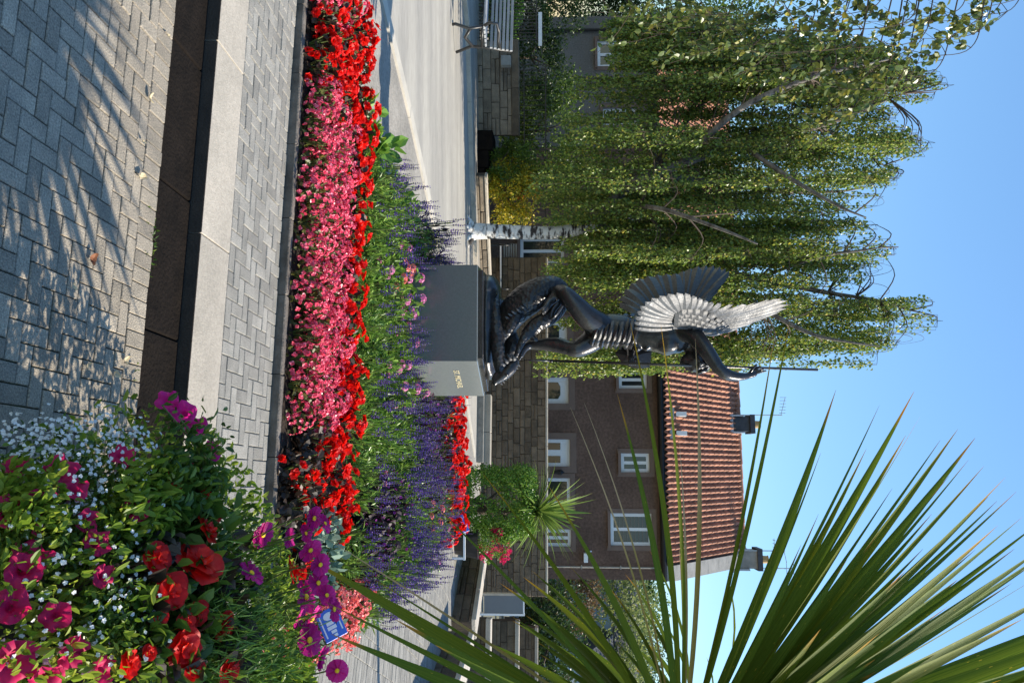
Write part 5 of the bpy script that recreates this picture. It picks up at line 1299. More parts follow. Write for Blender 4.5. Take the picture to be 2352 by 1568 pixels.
def salvia(seed, nsp, H=0.30, sp=0.15, leafm=None, nl=130):
    r2 = np.random.default_rng(seed); rr = random.Random(seed)
    p, n_ = dome_pts(nl, 0.125, H, r2); p *= r2.uniform(0.35, 1.0, (nl, 1))
    lv = leafcloud(p, norm(n_*0.8+r2.normal(size=(nl, 3))*0.6+np.array([0, 0, 0.3])), 0.062*r2.uniform(0.6, 1.25, nl), 0.018, N=norm(r2.normal(size=(nl, 3))*0.6+np.array([0.2, 0, 0.8])))
    st = G(); FP = []; FD = []
    for k in range(nsp+4):
        a = rr.uniform(0, 6.28); r0 = rr.uniform(0.0, 0.10); b = Vector((r0*math.cos(a), r0*math.sin(a), 0)); top = b*1.25+Vector((rr.gauss(0, .012), rr.gauss(0, .012), H+rr.uniform(-0.03, 0.06)))
        st.tube([b*0.6+Vector((0, 0, -0.02)), top], [0.004, 0.002], 4, cap=False)
        if k >= nsp: continue
        L_ = sp*rr.uniform(0.6, 1.15); e = top+Vector((rr.gauss(0, .01), rr.gauss(0, .01), L_)); st.tube([top, e], [0.002, 0.001], 4, cap=False)
        m_ = int(44*L_/0.15); t_ = np.repeat(np.linspace(0.0, 1.0, m_//4), 4); m_ = len(t_)
        an = r2.uniform(0, 6.28, m_); wd = (1-0.75*t_)*0.9
        d = np.stack([np.cos(an), np.sin(an), np.full(m_, 0.5)], 1)
        FP.append(np.array(top)+(np.array(e)-np.array(top))*t_[:, None]); FD.append((d, 0.016*wd+0.004))
    VF = []
    for q, (d, l) in zip(FP, FD): VF.append(leafcloud(q, d, l, l*0.75, N=norm(r2.normal(size=(len(q), 3)))))
    V = np.concatenate([v for v, f in VF]); F = []; o = 0
    for v, f in VF: F += [tuple(i+o for i in w) for w in f]; o += len(v)
    fo = cloud_mesh('foliage', [lv, (np.array(st.V), st.F)], [leafm or M['bed_green'], M['stem']])
    return fo, cloud_mesh('flower_spikes', [(V, F)], [M['salvia']])
salv_m = [salvia(200+i, 10, H=0.27, sp=0.12) for i in range(4)]
salv_few = [salvia(220+i, 3, H=0.27, sp=0.09, nl=170) for i in range(4)]
salv_dark = [salvia(240+i, 7, H=0.34, sp=0.13, leafm=M['purple_leaf'], nl=150) for i in range(2)]
def broad(seed):
    r2 = np.random.default_rng(seed); n = 34
    p, n_ = dome_pts(n, 0.10, 0.22, r2); p *= r2.uniform(0.6, 1.0, (n, 1))
    lv = leafcloud(p, norm(n_*0.8+np.array([0, 0, 0.3])+r2.normal(size=(n, 3))*0.3), 0.12*r2.uniform(0.7, 1.2, n), 0.085, N=norm(n_*0.4+np.array([0.2, 0, 0.9])), shape=6, fold=0.1)
    st = G(); st.tube([(0, 0, -0.02), (0, 0, 0.12)], [0.008, 0.005], 6)
    return cloud_mesh('foliage', [lv, (np.array(st.V), st.F)], [M['broad'], M['stem']]), cloud_mesh('young_leaves', [leafcloud(p[:8]+np.array([0, 0, 0.03]), n_[:8]+np.array([0, 0, 0.8]), 0.06, 0.035, shape=6)], [M['lime_leaf']])
broad_m = [broad(250), broad(251)]
KINDS = {
    'pink': (pink_m, 'begonia_plant', 'pink small-flowered begonia in the front rows of the bed', 'begonia', 'pink begonias along the front of the bed', 'blossoms'),
    'coral': (coral_m, 'begonia_plant', 'coral-pink begonia along the right border of the bed', 'begonia', 'coral begonias at the right border of the bed', 'blossoms'),
    'red': (red_m, 'begonia_plant', 'red double begonia behind the pink front rows', 'begonia', 'red begonias behind the pink rows', 'blossoms'),
    'redback': (red_m, 'begonia_plant', 'red begonia in the far strip behind the plinth', 'begonia', 'red begonias in the far strip', 'blossoms'),
    'redleft': (red_m, 'begonia_plant', 'red begonia in the front row at the left edge of the picture', 'begonia', 'red begonias at the left edge', 'blossoms'),
    'redsparse': (redsparse_m, 'begonia_plant', 'bronze-leaved red begonia with few flowers at the front right of the bed', 'begonia', 'sparse bronze begonias at the front right', 'blossoms'),
    'purple': (purple_m, 'foliage_plant', 'dark purple-leaved foliage plant in the right half of the bed', 'plant', 'purple foliage plants in the bed', 'blossoms'),
    'silver': (silver_m, 'foliage_plant', 'silvery blue-leaved plant behind the bronze begonias', 'plant', 'silver foliage plants at the front right', 'blossoms'),
    'orchid': (orchid_m, 'verbena_plant', 'plant with round pink flower heads in front of the plinth', 'verbena', 'pink-headed plants before the plinth', 'flower_heads'),
    'salvia': (salv_m, 'salvia_plant', 'purple salvia with many flower spikes in the middle of the bed', 'salvia', 'purple salvias in the bed', 'flower_spikes'),
    'green': (salv_few, 'salvia_plant', 'mostly green salvia with few purple spikes, behind the red row', 'salvia', 'green salvias behind the red row', 'flower_spikes'),
    'dark': (salv_dark, 'salvia_plant', 'dark-leaved salvia in the shade left of the plinth', 'salvia', 'dark salvias by the plinth', 'flower_spikes'),
    'broad': (broad_m, 'foliage_plant', 'broad light-green leafed plant at the rear left edge of the bed', 'plant', 'broad green plants at the rear left', 'young_leaves'),
}
def plant(kind, x, y, z=Z1+0.03, sc=1.0, where=None):
    ms, nm, lab, cat, grp, bn = KINDS[kind]
    zone = 'right of the plinth' if x > 0.55 else ('in front of the plinth' if x > -0.75 else 'left of the plinth')
    depth = 'front part of the bed' if y < 5.5 else ('middle of the bed' if y < 7.2 else 'back of the bed')
    if kind == 'salvia': lab = 'purple salvia with many spikes, %s, %s' % (zone, depth)
    if kind == 'green': lab = 'green salvia with few purple spikes, %s, %s' % (zone, depth)
    if kind == 'orchid': lab = 'plant with round pink flower heads, %s, %s' % (zone, depth)
    if where: lab = lab.split(' in ')[0].split(' behind ')[0]+where
    fo, bl = random.choice(ms)
    t = thing(nm, lab, cat, (x, y, z), random.uniform(0, 6.28), grp)
    s_ = sc*random.uniform(0.88, 1.14); t.scale = (s_, s_, s_*random.uniform(0.9, 1.12))
    obj('foliage', fo, t); o = obj(bn, bl, t); o['kind'] = 'stuff'
random.seed(77)
# front rows
for (n_, off), ordn in zip(((1.15, 0.0), (1.29, 0.08), (1.43, 0.0), (1.57, 0.08), (1.70, 0.0)), ('first', 'second', 'third', 'fourth', 'fifth')):
    s_ = -2.75+off
    while s_ < 1.62:
        q = K(s_+random.gauss(0, 0.015), n_+random.gauss(0, 0.015))
        if s_ < -1.78: kind = 'redleft' if random.random() < 0.8 else 'pink'
        elif s_ > 0.50+0.25*math.sin(n_*9): kind = 'redsparse' if n_ < 1.5 else ('red' if s_ < 1.0 else 'silver')
        elif s_ > 0.30 and n_ > 1.4: kind = 'red'
        else: kind = 'pink'
        if s_ > 0.86 and n_ > 1.36: kind = 'silver'
        if inview(q, 90) and (kind != 'redsparse' or random.random() < 0.85): plant(kind, q.x, q.y, sc=0.92, where=(', %s row from the stone edging' % ordn if kind == 'pink' else (' at the left edge, %s row from the edging' % ordn if kind == 'redleft' else None)))
        s_ += 0.165
for (n_, off), ordn in zip(((1.84, 0.0), (1.99, 0.1)), ('front', 'rear')):
    s_ = -2.75+off
    while s_ < 0.95:
        q = K(s_+random.gauss(0, 0.02), n_+random.gauss(0, 0.02))
        if inview(q, 60): plant('red', q.x, q.y, sc=1.05, where=', %s one of the two red rows behind the pink ones' % ordn)
        s_ += 0.19
# body of the bed
ftp = [(p[0]*1.12+SO.x, p[1]*1.12+SO.y) for p in pts]
def redge(y): return np.interp(y, [4.0, 6.0, 9.2, 11.2], [1.78, 2.12, 2.42, 2.7])
def ledge(y): return np.interp(y, [5.0, 6.0, 7.1, 8.2, 9.0, 11.6], [-2.5, -1.72, -1.28, -1.08, -0.9, 0.4])
yy = 4.75
row = 0
while yy < 11.3:
    xx = -3.0+(row % 2)*0.11
    while xx < 2.75:
        x = xx+random.gauss(0, 0.03); y = yy+random.gauss(0, 0.03)
        loc = KM.inverted() @ Vector((x, y, 0))
        if loc.y > 2.12 and inpoly(x, y, BED) and not inpoly(x, y, ftp) and inview((x, y, 0.3), 60):
            dr = redge(y)-x; dl = x-ledge(y); u = min(0.999, max(0.0, 0.5+0.85*mnoise.noise(Vector((x*2.1, y*1.5, 4.2)))+random.gauss(0, 0.10)))
            if dr < 0.26 and y < 5.4: kind = 'coral'
            elif y > 10.0: kind = 'redback' if y < 11.0 else 'green'
            elif x > 0.55:
                if 5.4 < y < 6.3 and 1.15 < x < 1.75: kind = 'purple'
                elif 7.4 < y < 9.9 and x < 1.7: kind = 'purple' if u < 0.75 else 'dark'
                elif y < 5.4: kind = 'green' if u < 0.55 else ('silver' if x > 0.9 and y < 4.95 else 'salvia')
                else: kind = 'salvia' if u < 0.50 else ('orchid' if u < 0.58 else 'green')
            elif dl < 0.45 and y < 7.6: kind = 'broad' if u < 0.6 and y > 5.5 else ('salvia' if u < 0.7 else 'green')
            elif y > 7.0 and x < -0.5: kind = 'dark'
            elif y > 6.15: kind = 'orchid' if u < 0.44 else ('salvia' if u < 0.60 else 'green')
            elif y > 5.75: kind = 'orchid' if u < 0.26 else ('salvia' if u < 0.40 else 'green')
            else: kind = 'green' if u < 0.82 else 'salvia'
            hgt = 1.0 + (0.18 if y > 6.0 else 0.0)
            if kind == 'redback': hgt = 1.55
            elif y > 8.2: hgt = 0.85
            if x < -1.2 and y < 6.4: hgt *= 0.92
            plant(kind, x, y, sc=hgt)
        xx += 0.225 if yy < 8 else 0.26
    yy += 0.195 if yy < 8 else 0.24; row += 1
# coral border on the right flank of the bed
for k in range(9):
    y = 3.95+k*0.19
    for j in range(2):
        x = redge(y)-0.10-0.17*j+random.gauss(0, 0.02)
        if inview((x, y, 0.2), 90): plant('coral', x, y, sc=1.0)
# blue bed signs on stakes
def sign(label, base, tilt, size, rz):
    s_ = thing('bed_sign', label, 'sign', base, rz, 'blue signs in the flower beds')
    w, h = size
    G().box((-0.012, 0.0, -0.02), (0.012, 0.012, 0.30)).build('stake', M['iron'], s_)
    b = bpy.data.objects.new('sign_face_pivot', None)
    bpy.data.objects.remove(b)
    mm = Matrix.Translation((0, -0.006, 0.27)) @ Matrix.Rotation(tilt[1], 4, 'Y') @ Matrix.Rotation(tilt[0], 4, 'X')
    p_ = G().cbox((-w/2, -h/2, 0), (w/2, h/2, 0.006), 0.002).build('sign_panel', M['blue'], s_); p_.matrix_local = mm
    d = G(); z = 0.0066
    def bar(x0, y0, x1, y1): d.box((x0*w, y0*h, z), (x1*w, y1*h, z+0.001))
    bar(-0.42, 0.34, 0.30, 0.40); bar(-0.36, -0.40, 0.38, -0.34)
    for x0, x1, y0, y1 in ((-0.10, 0.02, -0.20, 0.12), (0.05, 0.17, -0.22, 0.18), (0.20, 0.30, -0.12, 0.12), (0.33, 0.42, -0.05, 0.10)): bar(x0, y0, x1, y1)
    n = 14; V = [(-0.27*w+0.13*w*math.cos(2*math.pi*i/n), 0.02*h+0.24*h*math.sin(2*math.pi*i/n), z+0.001*k) for k in (0, 1) for i in range(n)]
    d.add(V, [tuple(range(n, 2*n))]+[(i, (i+1) % n, (i+1) % n+n, i+n) for i in range(n)])
    d.build('sign_print', M['white'], p_)
q = P(752, 1432, 4.35)
sign('blue enamel bed sign with white drawing, at the right border of the near bed', (q.x, q.y, max(0.05, q.z-0.27)), (math.radians(62), math.radians(-28)), (0.17, 0.13), math.radians(-12))
q = P(1048, 1203, 10.6)
sign('small far blue bed sign beside the far red strip', (q.x, q.y, max(0.05, q.z-0.2)), (math.radians(60), math.radians(-20)), (0.24, 0.17), math.radians(-10))

# ------------------------------------------------------------------ planter, its flowers and the cordylines
DC = Vector((1.15, 2.00, 0))
DP = [(0.20, 0.86), (0.35, 0.99), (0.5, 0.94), (0.6, 0.82), (0.7, 0.63), (0.78, 0.45), (0.87, 0.22), (0.92, 0.0)]
def dome_r(z): return float(np.interp(z, [p[0] for p in DP], [p[1] for p in DP]))
def dome_hit(x, y):
    for k in range(330):
        d = 0.70+k*0.006; p = P(x, y, d)
        if 0.2 <= p.z < 0.92 and math.hypot(p.x-DC.x, p.y-DC.y) < dome_r(p.z): return p
    return None
def dome_n(p):
    v = Vector((p.x-DC.x, p.y-DC.y, 0.0)).normalized(); sl_ = (dome_r(p.z+0.03)-dome_r(max(0, p.z-0.03)))/0.06
    return Vector((v.x, v.y, -sl_*0.8)).normalized()
pln = thing('planter', 'round wooden tub planter overflowing with flowers in the lower right corner', 'planter', DC)
g = G(); g.tube([(0, 0, 0.0), (0, 0, 0.30), (0, 0, 0.34)], [0.56, 0.68, 0.69], 28); g.build('tub', M['terra'], pln)
g = G(); g.tube([(0, 0, 0.345), (0, 0, 0.45), (0, 0, 0.60), (0, 0, 0.72)], [0.66, 0.60, 0.40, 0.15], 24); g.build('compost', M['soil'], pln)
for z in (0.06, 0.25):
    g = G(); rr_ = 0.56+z*0.40
    g.tube([(0, 0, z), (0, 0, z+0.03)], [rr_+0.006, rr_+0.015], 28); g.build('hoop', M['iron'], pln)
def foliage_on(region, n, L_, W_, mat, name, parent, seed, depth=0.10, shape=6, up=0.4, fold=0.2, out=0.0):
    r2 = np.random.default_rng(seed); rr = random.Random(seed); PP = []; DD = []; NN = []
    tries = 0
    while len(PP) < n and tries < n*6:
        tries += 1
        x, y = region(rr); p = dome_hit(x, y)
        if p is None: continue
        q = dome_n(p); p2 = p-q*rr.uniform(-0.03-out, depth)
        PP.append(tuple(p2)); DD.append(tuple(q*0.5+Vector((rr.gauss(0, .6), rr.gauss(0, .6), rr.gauss(0, .6)+up)))); NN.append(tuple(q+Vector((0.3, 0, 0.5))+Vector((rr.gauss(0, .35), rr.gauss(0, .35), rr.gauss(0, .35)))))
    PP = np.array(PP); ll = L_*r2.uniform(0.6, 1.3, len(PP))
    V, F = leafcloud(PP, np.array(DD), ll, ll*(W_/L_), N=norm(np.array(NN)), shape=shape, fold=fold)
    g = G(); g.V = [tuple(v) for v in V.tolist()]; g.F = F; g.M = [0]*len(F)
    o = g.build(name, mat, parent); return o
def rect(x0, x1, y0, y1): return lambda rr: (rr.uniform(x0, x1), rr.uniform(y0, y1))
def mix(*rs): return lambda rr: rr.choice(rs)(rr)
# bloom meshes
def petunia_mesh(seed, mat, R=0.036):
    g = G(); n = 20; rr = random.Random(seed); V = [(0, 0, -0.030)]; ph = rr.uniform(0, 6)
    for k, (rad, zz) in enumerate(((0.16, -0.022), (0.34, -0.006), (0.68, 0.003), (1.0, 0.0))):
        for i in range(n):
            a = 2*math.pi*i/n; lob = 1+0.085*k/3*math.cos(5*a+ph)+rr.gauss(0, 0.018)*(k > 1); V.append((R*rad*lob*math.cos(a), R*rad*lob*math.sin(a), zz+(0.006*math.cos(5*a+ph)+rr.gauss(0, 0.0035))*(k > 1)*(0.6+0.5*(k-1))))
    F = [(0, 1+i, 1+(i+1) % n) for i in range(n)]
    for k in range(3):
        for i in range(n):
            j = (i+1) % n; F.append((1+k*n+i, 1+(k+1)*n+i, 1+(k+1)*n+j, 1+k*n+j))
    g.add(V, F); g.tube([(0, 0, -0.062), (0, 0, -0.04), (0, 0, -0.012)], [0.003, 0.006, 0.012], 9, mi=1, cap=False)
    return g.mesh('bloom', [mat, M['petal_throat']], smooth=True)
def rosette_mesh(seed, rings, mat, mats2=None, centre=0.0):
    r2 = np.random.default_rng(seed); VF = []; c0 = np.zeros((1, 3)); n0 = np.array([[0, 0, 1.0]])
    g = G()
    for (k, L_, W_, cup, dz) in rings:
        V, F = blooms(c0+np.array([[0, 0, dz]]), n0, k, L_, W_, cup, r2, fold=0.10)
        g.add(V.tolist(), F)
    ml = [mat]
    if centre: g.ell((0, 0, 0.003), (centre, centre, centre*0.6), nu=10, nv=6, mi=1); ml.append(M['yellow'])
    return g.mesh('bloom', ml, smooth=False)
def bigbegonia(seed, R=0.042):
    """ruffled double flower: broad overlapping rounded petals as curved patches"""
    g = G(); rr = random.Random(seed)
    for ring, (k, L_, W_, cup) in enumerate(((4, 1.0, 1.2, 0.08), (4, 0.72, 0.95, 0.28), (3, 0.36, 0.5, 0.8))):
        ph = rr.uniform(0, 6)
        for p in range(k):
            a = ph+2*math.pi*p/k+rr.gauss(0, 0.1); L2 = R*L_*rr.uniform(0.9, 1.1); W2 = R*W_*rr.uniform(0.95, 1.15); V = []
            nr, na = 3, 12; ca, sa = math.cos(a), math.sin(a); q1 = rr.uniform(0, 6); ruf = rr.uniform(0.05, 0.10)
            def pt(f, lat, e, th):
                z = cup*f*0.75+0.35*cup*f*f/R+0.005*ring+ruf*R*e*e*math.cos(3*th+q1)
                V.append((f*ca-lat*sa, f*sa+lat*ca, z))
            pt(L2*0.55, 0.0, 0, 0)
            for i in range(1, nr+1):
                e = i/nr
                for j in range(na):
                    th = 2*math.pi*j/na; wv = 1+0.05*math.sin(5*th+q1)*e
                    pt(L2*(0.55+0.47*e*math.cos(th)*wv), W2*0.5*e*math.sin(th)*wv, e, th)
            F = [(0, 1+j, 1+(j+1) % na) for j in range(na)]
            for i in range(nr-1):
                F += [(1+i*na+j, 1+(i+1)*na+j, 1+(i+1)*na+(j+1) % na, 1+i*na+(j+1) % na) for j in range(na)]
            g.add(V, F)
    return g.mesh('bloom', M['petal_red'], smooth=True)
def cosmos_mesh(seed, mat, R=0.036):
    g = G(); rr = random.Random(seed)
    for p in range(8):
        a = 2*math.pi*p/8+rr.gauss(0, 0.06); V = []; nu, nv = 4, 4; cup = rr.uniform(0.0, 0.25)
        for i in range(nu+1):
            u = i/nu; wid = R*0.78*(0.18+0.82*min(1, u*1.25))
            for j in range(nv+1):
                v = j/nv-0.5; rad = R*(0.06+0.94*u)-R*0.06*abs(math.sin(v*9))*(u > 0.9); lat = wid*v
                V.append((rad*math.cos(a)-lat*math.sin(a), rad*math.sin(a)+lat*math.cos(a), cup*rad+0.003*math.cos(v*11)+0.001*(p % 2)))
        g.add(V, [(i*(nv+1)+j, (i+1)*(nv+1)+j, (i+1)*(nv+1)+j+1, i*(nv+1)+j+1) for i in range(nu) for j in range(nv)])
    g.ell((0, 0, 0.004), (0.0075, 0.0075, 0.005), nu=10, nv=6, mi=1)
    return g.mesh('bloom', [mat, M['yellow']], smooth=True)
PET = [petunia_mesh(i, M['petal_hot']) for i in range(3)]; PETP = [petunia_mesh(10+i, M['petal_purple']) for i in range(2)]
PETM = [petunia_mesh(15+i, M['petal_mag']) for i in range(2)]
BEG = [bigbegonia(20+i) for i in range(4)]; COS = [cosmos_mesh(30+i, M['petal_mag']) for i in range(3)]
def put(parent, me, x, y, size, base, lift=0.03, face=None, jit=0.35, rs=random):
    p = dome_hit(x, y)
    if p is None: p = P(x, y, 2.05); q = Vector((-0.4, -0.4, 0.7))
    else: q = dome_n(p)
    v = face or (q*0.8+Vector((rs.gauss(0, jit)+0.1, rs.gauss(0, jit)-0.25, rs.gauss(0, jit)+0.55)))
    v = Vector(v).normalized(); d = (p-Vector((0, 0, EYE))).length
    sc = size/FPX*proj(p)[2]/base
    o = obj('bloom', me, parent, p+q*lift, v.to_track_quat('Z', 'Y').to_euler(), sc)
    # flower stalk from the bloom back into the foliage
    a = p+q*lift-v*0.035*sc; b = p-q*0.10+Vector((0, 0, -0.05)); k, r = sm([a, a.lerp(b, 0.5)-v*0.015, b], [0.0022, 0.0022, 0.002], 4)
    G().tube(k, r, 5).build('stalk', M['stem'], parent)
random.seed(15)
bac = thing('bacopa_plant', 'trailing plant with tiny white flowers on the left of the tub', 'bacopa', DC)
bac.location = (0, 0, 0)
foliage_on(mix(rect(-20, 340, 985, 1190), rect(-20, 300, 1180, 1300), rect(180, 320, 1350, 1480)), 5200, 0.015, 0.0095, M['shrub'], 'foliage', bac, 1, depth=0.12)
rr = random.Random(3); cs = []; ns = []
for k in range(330):
    x, y = (rr.uniform(-10, 340), 990+abs(rr.gauss(0, 95))) if k < 240 else (rr.uniform(20, 320), rr.uniform(1180, 1540))
    p = dome_hit(x, y)
    if p is None: continue
    q = dome_n(p); cl = rr.randint(1, 3)
    for j in range(cl):
        cs.append(tuple(p+q*0.025+Vector((rr.gauss(0, .022), rr.gauss(0, .022), rr.gauss(0, .022))))); ns.append(tuple(q+Vector((rr.gauss(0, .4), rr.gauss(0, .4)-0.3, rr.gauss(0, .4)+0.2))))
V, F = blooms(cs, ns, 5, 0.0054, 0.005, 0.12, np.random.default_rng(4))
o = G(); o.V = [tuple(v) for v in V.tolist()]; o.F = F; o.M = [0]*len(F); o = o.build('blossoms', M['petal_white'], bac); o['kind'] = 'stuff'
pet = thing('petunia_plant', 'hot pink petunia with lime green foliage at the bottom right of the picture', 'petunia')
foliage_on(mix(rect(-20, 330, 1150, 1570), rect(0, 120, 1100, 1250), rect(250, 370, 1080, 1230)), 3200, 0.027, 0.012, M['lime_leaf'], 'foliage', pet, 5, depth=0.09, up=0.7, out=0.03)
for k, (x, y, s_) in enumerate(((38, 1098, 27), (130, 1105, 34), (155, 1142, 28), (22, 1200, 38), (80, 1182, 36), (265, 1066, 26), (293, 1186, 30), (60, 1292, 38), (42, 1325, 36), (148, 1505, 34), (24, 1528, 44), (76, 1236, 14), (205, 1262, 28), (112, 1425, 30), (218, 1335, 24), (12, 1405, 36), (186, 1212, 24), (92, 1562, 36), (215, 1545, 28))):
    face = Vector((-0.75, -0.35, 0.55)) if k in (0, 2, 5, 6) else None
    put(pet, PET[k % 3], x, y, s_*1.12, 0.036, 0.03, face)
pep = thing('petunia_plant', 'trailing purple petunia spilling left over the kerb', 'petunia')
foliage_on(mix(rect(345, 480, 960, 1190), rect(380, 470, 1040, 1150)), 700, 0.028, 0.014, M['shrub'], 'foliage', pep, 6, depth=0.05, out=0.05)
for k, (x, y, s_) in enumerate(((372, 930, 26), (410, 957, 28), (433, 1000, 28), (463, 1055, 26), (428, 1090, 25), (460, 1133, 17))): put(pep, PETM[k % 2], x, y, s_, 0.036, 0.03, Vector((-0.35, -0.9, 0.25)))
p0 = dome_hit(470, 1180) or P(470, 1180, 2.1); g = G()
for (x, y) in ((372, 930), (410, 957), (433, 1000), (463, 1055), (428, 1090)):
    e = P(x, y, 1.98); k_, r_2 = sm([p0, p0.lerp(e, 0.5)+Vector((0, 0, 0.05)), e], [0.003, 0.003, 0.002], 5); g.tube(k_, r_2, 5)
    rr = random.Random(x)
    n = 24; tt = np.linspace(0.15, 1.0, n); pk = np.array([k_[min(len(k_)-1, int(t*(len(k_)-1)))] for t in tt]); V, F = leafcloud(pk, np.random.default_rng(x).normal(size=(n, 3))+np.array([0, 0, 0.3]), 0.03, 0.015); g.add(V.tolist(), F, 1)
g.build('trailing_stems', [M['stem'], M['shrub']], pep)
beg = thing('begonia_plant', 'large red double begonia in the middle of the tub', 'begonia')
foliage_on(mix(rect(300, 520, 1170, 1560), rect(340, 470, 1080, 1200)), 900, 0.048, 0.032, M['shrub'], 'foliage', beg, 7, depth=0.08, shape=6)
foliage_on(rect(300, 560, 1230, 1560), 260, 0.045, 0.03, M['bronze_leaf'], 'young_foliage', beg, 17, depth=0.08, shape=6)
for k, (x, y, s_) in enumerate(((337, 1297, 36), (430, 1307, 56), (366, 1370, 40), (428, 1420, 30), (488, 1446, 30), (394, 1497, 42), (272, 1532, 32), (318, 1508, 18), (450, 1235, 32), (380, 1150, 26), (376, 1108, 20), (448, 1158, 20), (642, 1326, 32), (420, 1545, 26), (345, 1430, 16), (470, 1200, 18), (500, 1545, 28), (400, 1440, 22))):
    put(beg, BEG[k % 4], x, y, s_*1.12, 0.042, 0.035)
cos_ = thing('cosmos_plant', 'magenta cosmos with yellow centres and feathery leaves on top of the tub', 'cosmos')
foliage_on(mix(rect(440, 740, 1200, 1570), rect(450, 680, 1380, 1570)), 2300, 0.045, 0.0028, M['bed_green'], 'foliage', cos_, 8, depth=0.10, up=0.6, out=0.03)
foliage_on(rect(430, 760, 1160, 1570), 1900, 0.036, 0.014, M['shrub'], 'lower_foliage', cos_, 9, depth=0.12)
for k, (x, y, s_) in enumerate(((530, 1342, 32), (558, 1252, 30), (620, 1258, 22), (655, 1393, 36), (668, 1440, 32), (662, 1492, 34), (683, 1276, 26), (690, 1205, 26), (715, 1218, 22), (700, 1352, 26), (735, 1412, 26), (745, 1550, 24), (705, 1310, 24), (640, 1440, 24), (690, 1530, 26), (720, 1380, 22), (672, 1240, 20))):
    put(cos_, COS[k % 3], x, y, s_*1.08, 0.036, 0.06, jit=0.45)
# the far side of the tub, planted the same way
bk = thing('petunia_plant', 'green trailing petunia on the right side of the tub, out of frame', 'petunia')
rr = random.Random(61); PP = []; DD = []; NN = []
def dome_at(an, z): r = dome_r(z)*rr.uniform(0.86, 1.02); return Vector((DC.x+r*math.cos(an), DC.y+r*math.sin(an), z))
while len(PP) < 6500:
    an = rr.uniform(-1.9, 3.3); z = rr.uniform(0.22, 0.90)
    p = dome_at(an, z); q = dome_n(p)
    if inview(p, -25) and q.dot(Vector((0, 0, EYE))-p) > 0: continue
    PP.append(tuple(p)); DD.append(tuple(q*0.5+Vector((rr.gauss(0, .6), rr.gauss(0, .6), rr.gauss(0, .6)+0.5)))); NN.append(tuple(q+Vector((0.2, 0, 0.5))))
V, F = leafcloud(np.array(PP), np.array(DD), np.array([rr.uniform(0.022, 0.045) for _ in PP]), 0.018, N=norm(np.array(NN)), shape=6)
g = G(); g.V = [tuple(v) for v in V.tolist()]; g.F = F; g.M = [0]*len(F); g.build('foliage', M['lime_leaf'], bk)
k = 0
while k < 26:
    p = dome_at(rr.uniform(-1.7, 2.4), rr.uniform(0.3, 0.85)); q = dome_n(p)
    if inview(p, 40): continue
    v = (q+Vector((rr.gauss(0, .3), rr.gauss(0, .3), 0.4))).normalized(); obj('bloom', PET[k % 3], bk, p+q*0.03, v.to_track_quat('Z', 'Y').to_euler()); k += 1
# --- cordylines
def ribbon(base, ctrl, tip, w, n=14, fold=0.28, up=None, twist=0.0):
    base = Vector(base); ctrl = Vector(ctrl); tip = Vector(tip); V = []; UV = []; F = []
    for i in range(n+1):
        t_ = i/n; c = base*(1-t_)**2+ctrl*2*t_*(1-t_)+tip*t_*t_
        tg_ = ((ctrl-base)*(1-t_)+(tip-ctrl)*t_).normalized()
        u_ = up or Vector((0, 0, 1)); s_ = tg_.cross(u_)
        if s_.length < 0.05: s_ = tg_.cross(Vector((0, 1, 0.2)))
        s_.normalize(); n_ = s_.cross(tg_).normalized()
        if twist: q_ = Matrix.Rotation(twist*t_, 3, tg_); s_ = q_ @ s_; n_ = q_ @ n_
        ww = w*(0.55+0.45*min(1, t_/0.3)) * (1-max(0, (t_-0.45)/0.55)**1.7) + 0.0006
        for k, v in enumerate((-0.5, -0.25, 0.0, 0.25, 0.5)):
            V.append(c+s_*ww*v+n_*ww*fold*(abs(v)*2)**1.2*0.5); UV.append((v+0.5, t_))
    for i in range(n):
        for k in range(4): F.append((5*i+k, 5*i+k+1, 5*i+6+k, 5*i+5+k))
    g = G().add(V, F); g.UV = UV; return g
def cordyline(name, label, base, crown, tips, nrand, lens, wid, seed, group=None, spread=None, trunk=0.05, avoid=None, lm=None, droop=0.22):
    t = thing(name, label, 'cordyline', base, 0, group); b = Vector(base); c = Vector(crown)
    p, r = sm([Vector((0, 0, 0)), (c-b)*0.5+Vector((0.02, 0.01, 0)), c-b], [trunk*1.2, trunk, trunk*0.9], 6); G().tube(p, r, 10).build('stem', M['bark_d'], t, smooth=True)
    rr = random.Random(seed)
    for (tp_, w, mat, sag) in tips:
        d = (tp_-c); st = c+d.normalized()*0.05
        ctrl = st.lerp(tp_, 0.45)+Vector((0, 0, sag*d.length))
        me = ribbon(st-b, ctrl-b, tp_-b, w*1.1, up=Vector((rr.gauss(0, .3), -0.9, rr.gauss(0.3, .3))).normalized(), twist=rr.gauss(0, 0.35)).mesh('leaf', M[mat], smooth=True)
        obj('leaf', me, t)
    k = 0
    while k < nrand:
        an = rr.uniform(0, 2*math.pi); el = math.asin(rr.uniform(-0.55, 1.0)); L_ = rr.uniform(*lens)
        d = Vector((math.cos(el)*math.cos(an), math.cos(el)*math.sin(an), math.sin(el)))
        if avoid and avoid(d): continue
        tp_ = c+d*L_-Vector((0, 0, droop*L_*math.cos(el))); st = c+d*0.04
        me = ribbon(st-b, c+d*L_*0.5+Vector((0, 0, 0.06*L_))-b, tp_-b, wid*rr.uniform(0.75, 1.15), n=9).mesh('leaf', M[lm] if lm else (M['cord'] if rr.random() < 0.8 else M['cord_y']), smooth=True)
        obj('leaf', me, t); k += 1
    return t
CC = P(1560, 1790, 2.22)
T = lambda x, y, d, w, m='cord', s_=0.03: (P(x, y, d+0.24), w*0.95, m, s_)
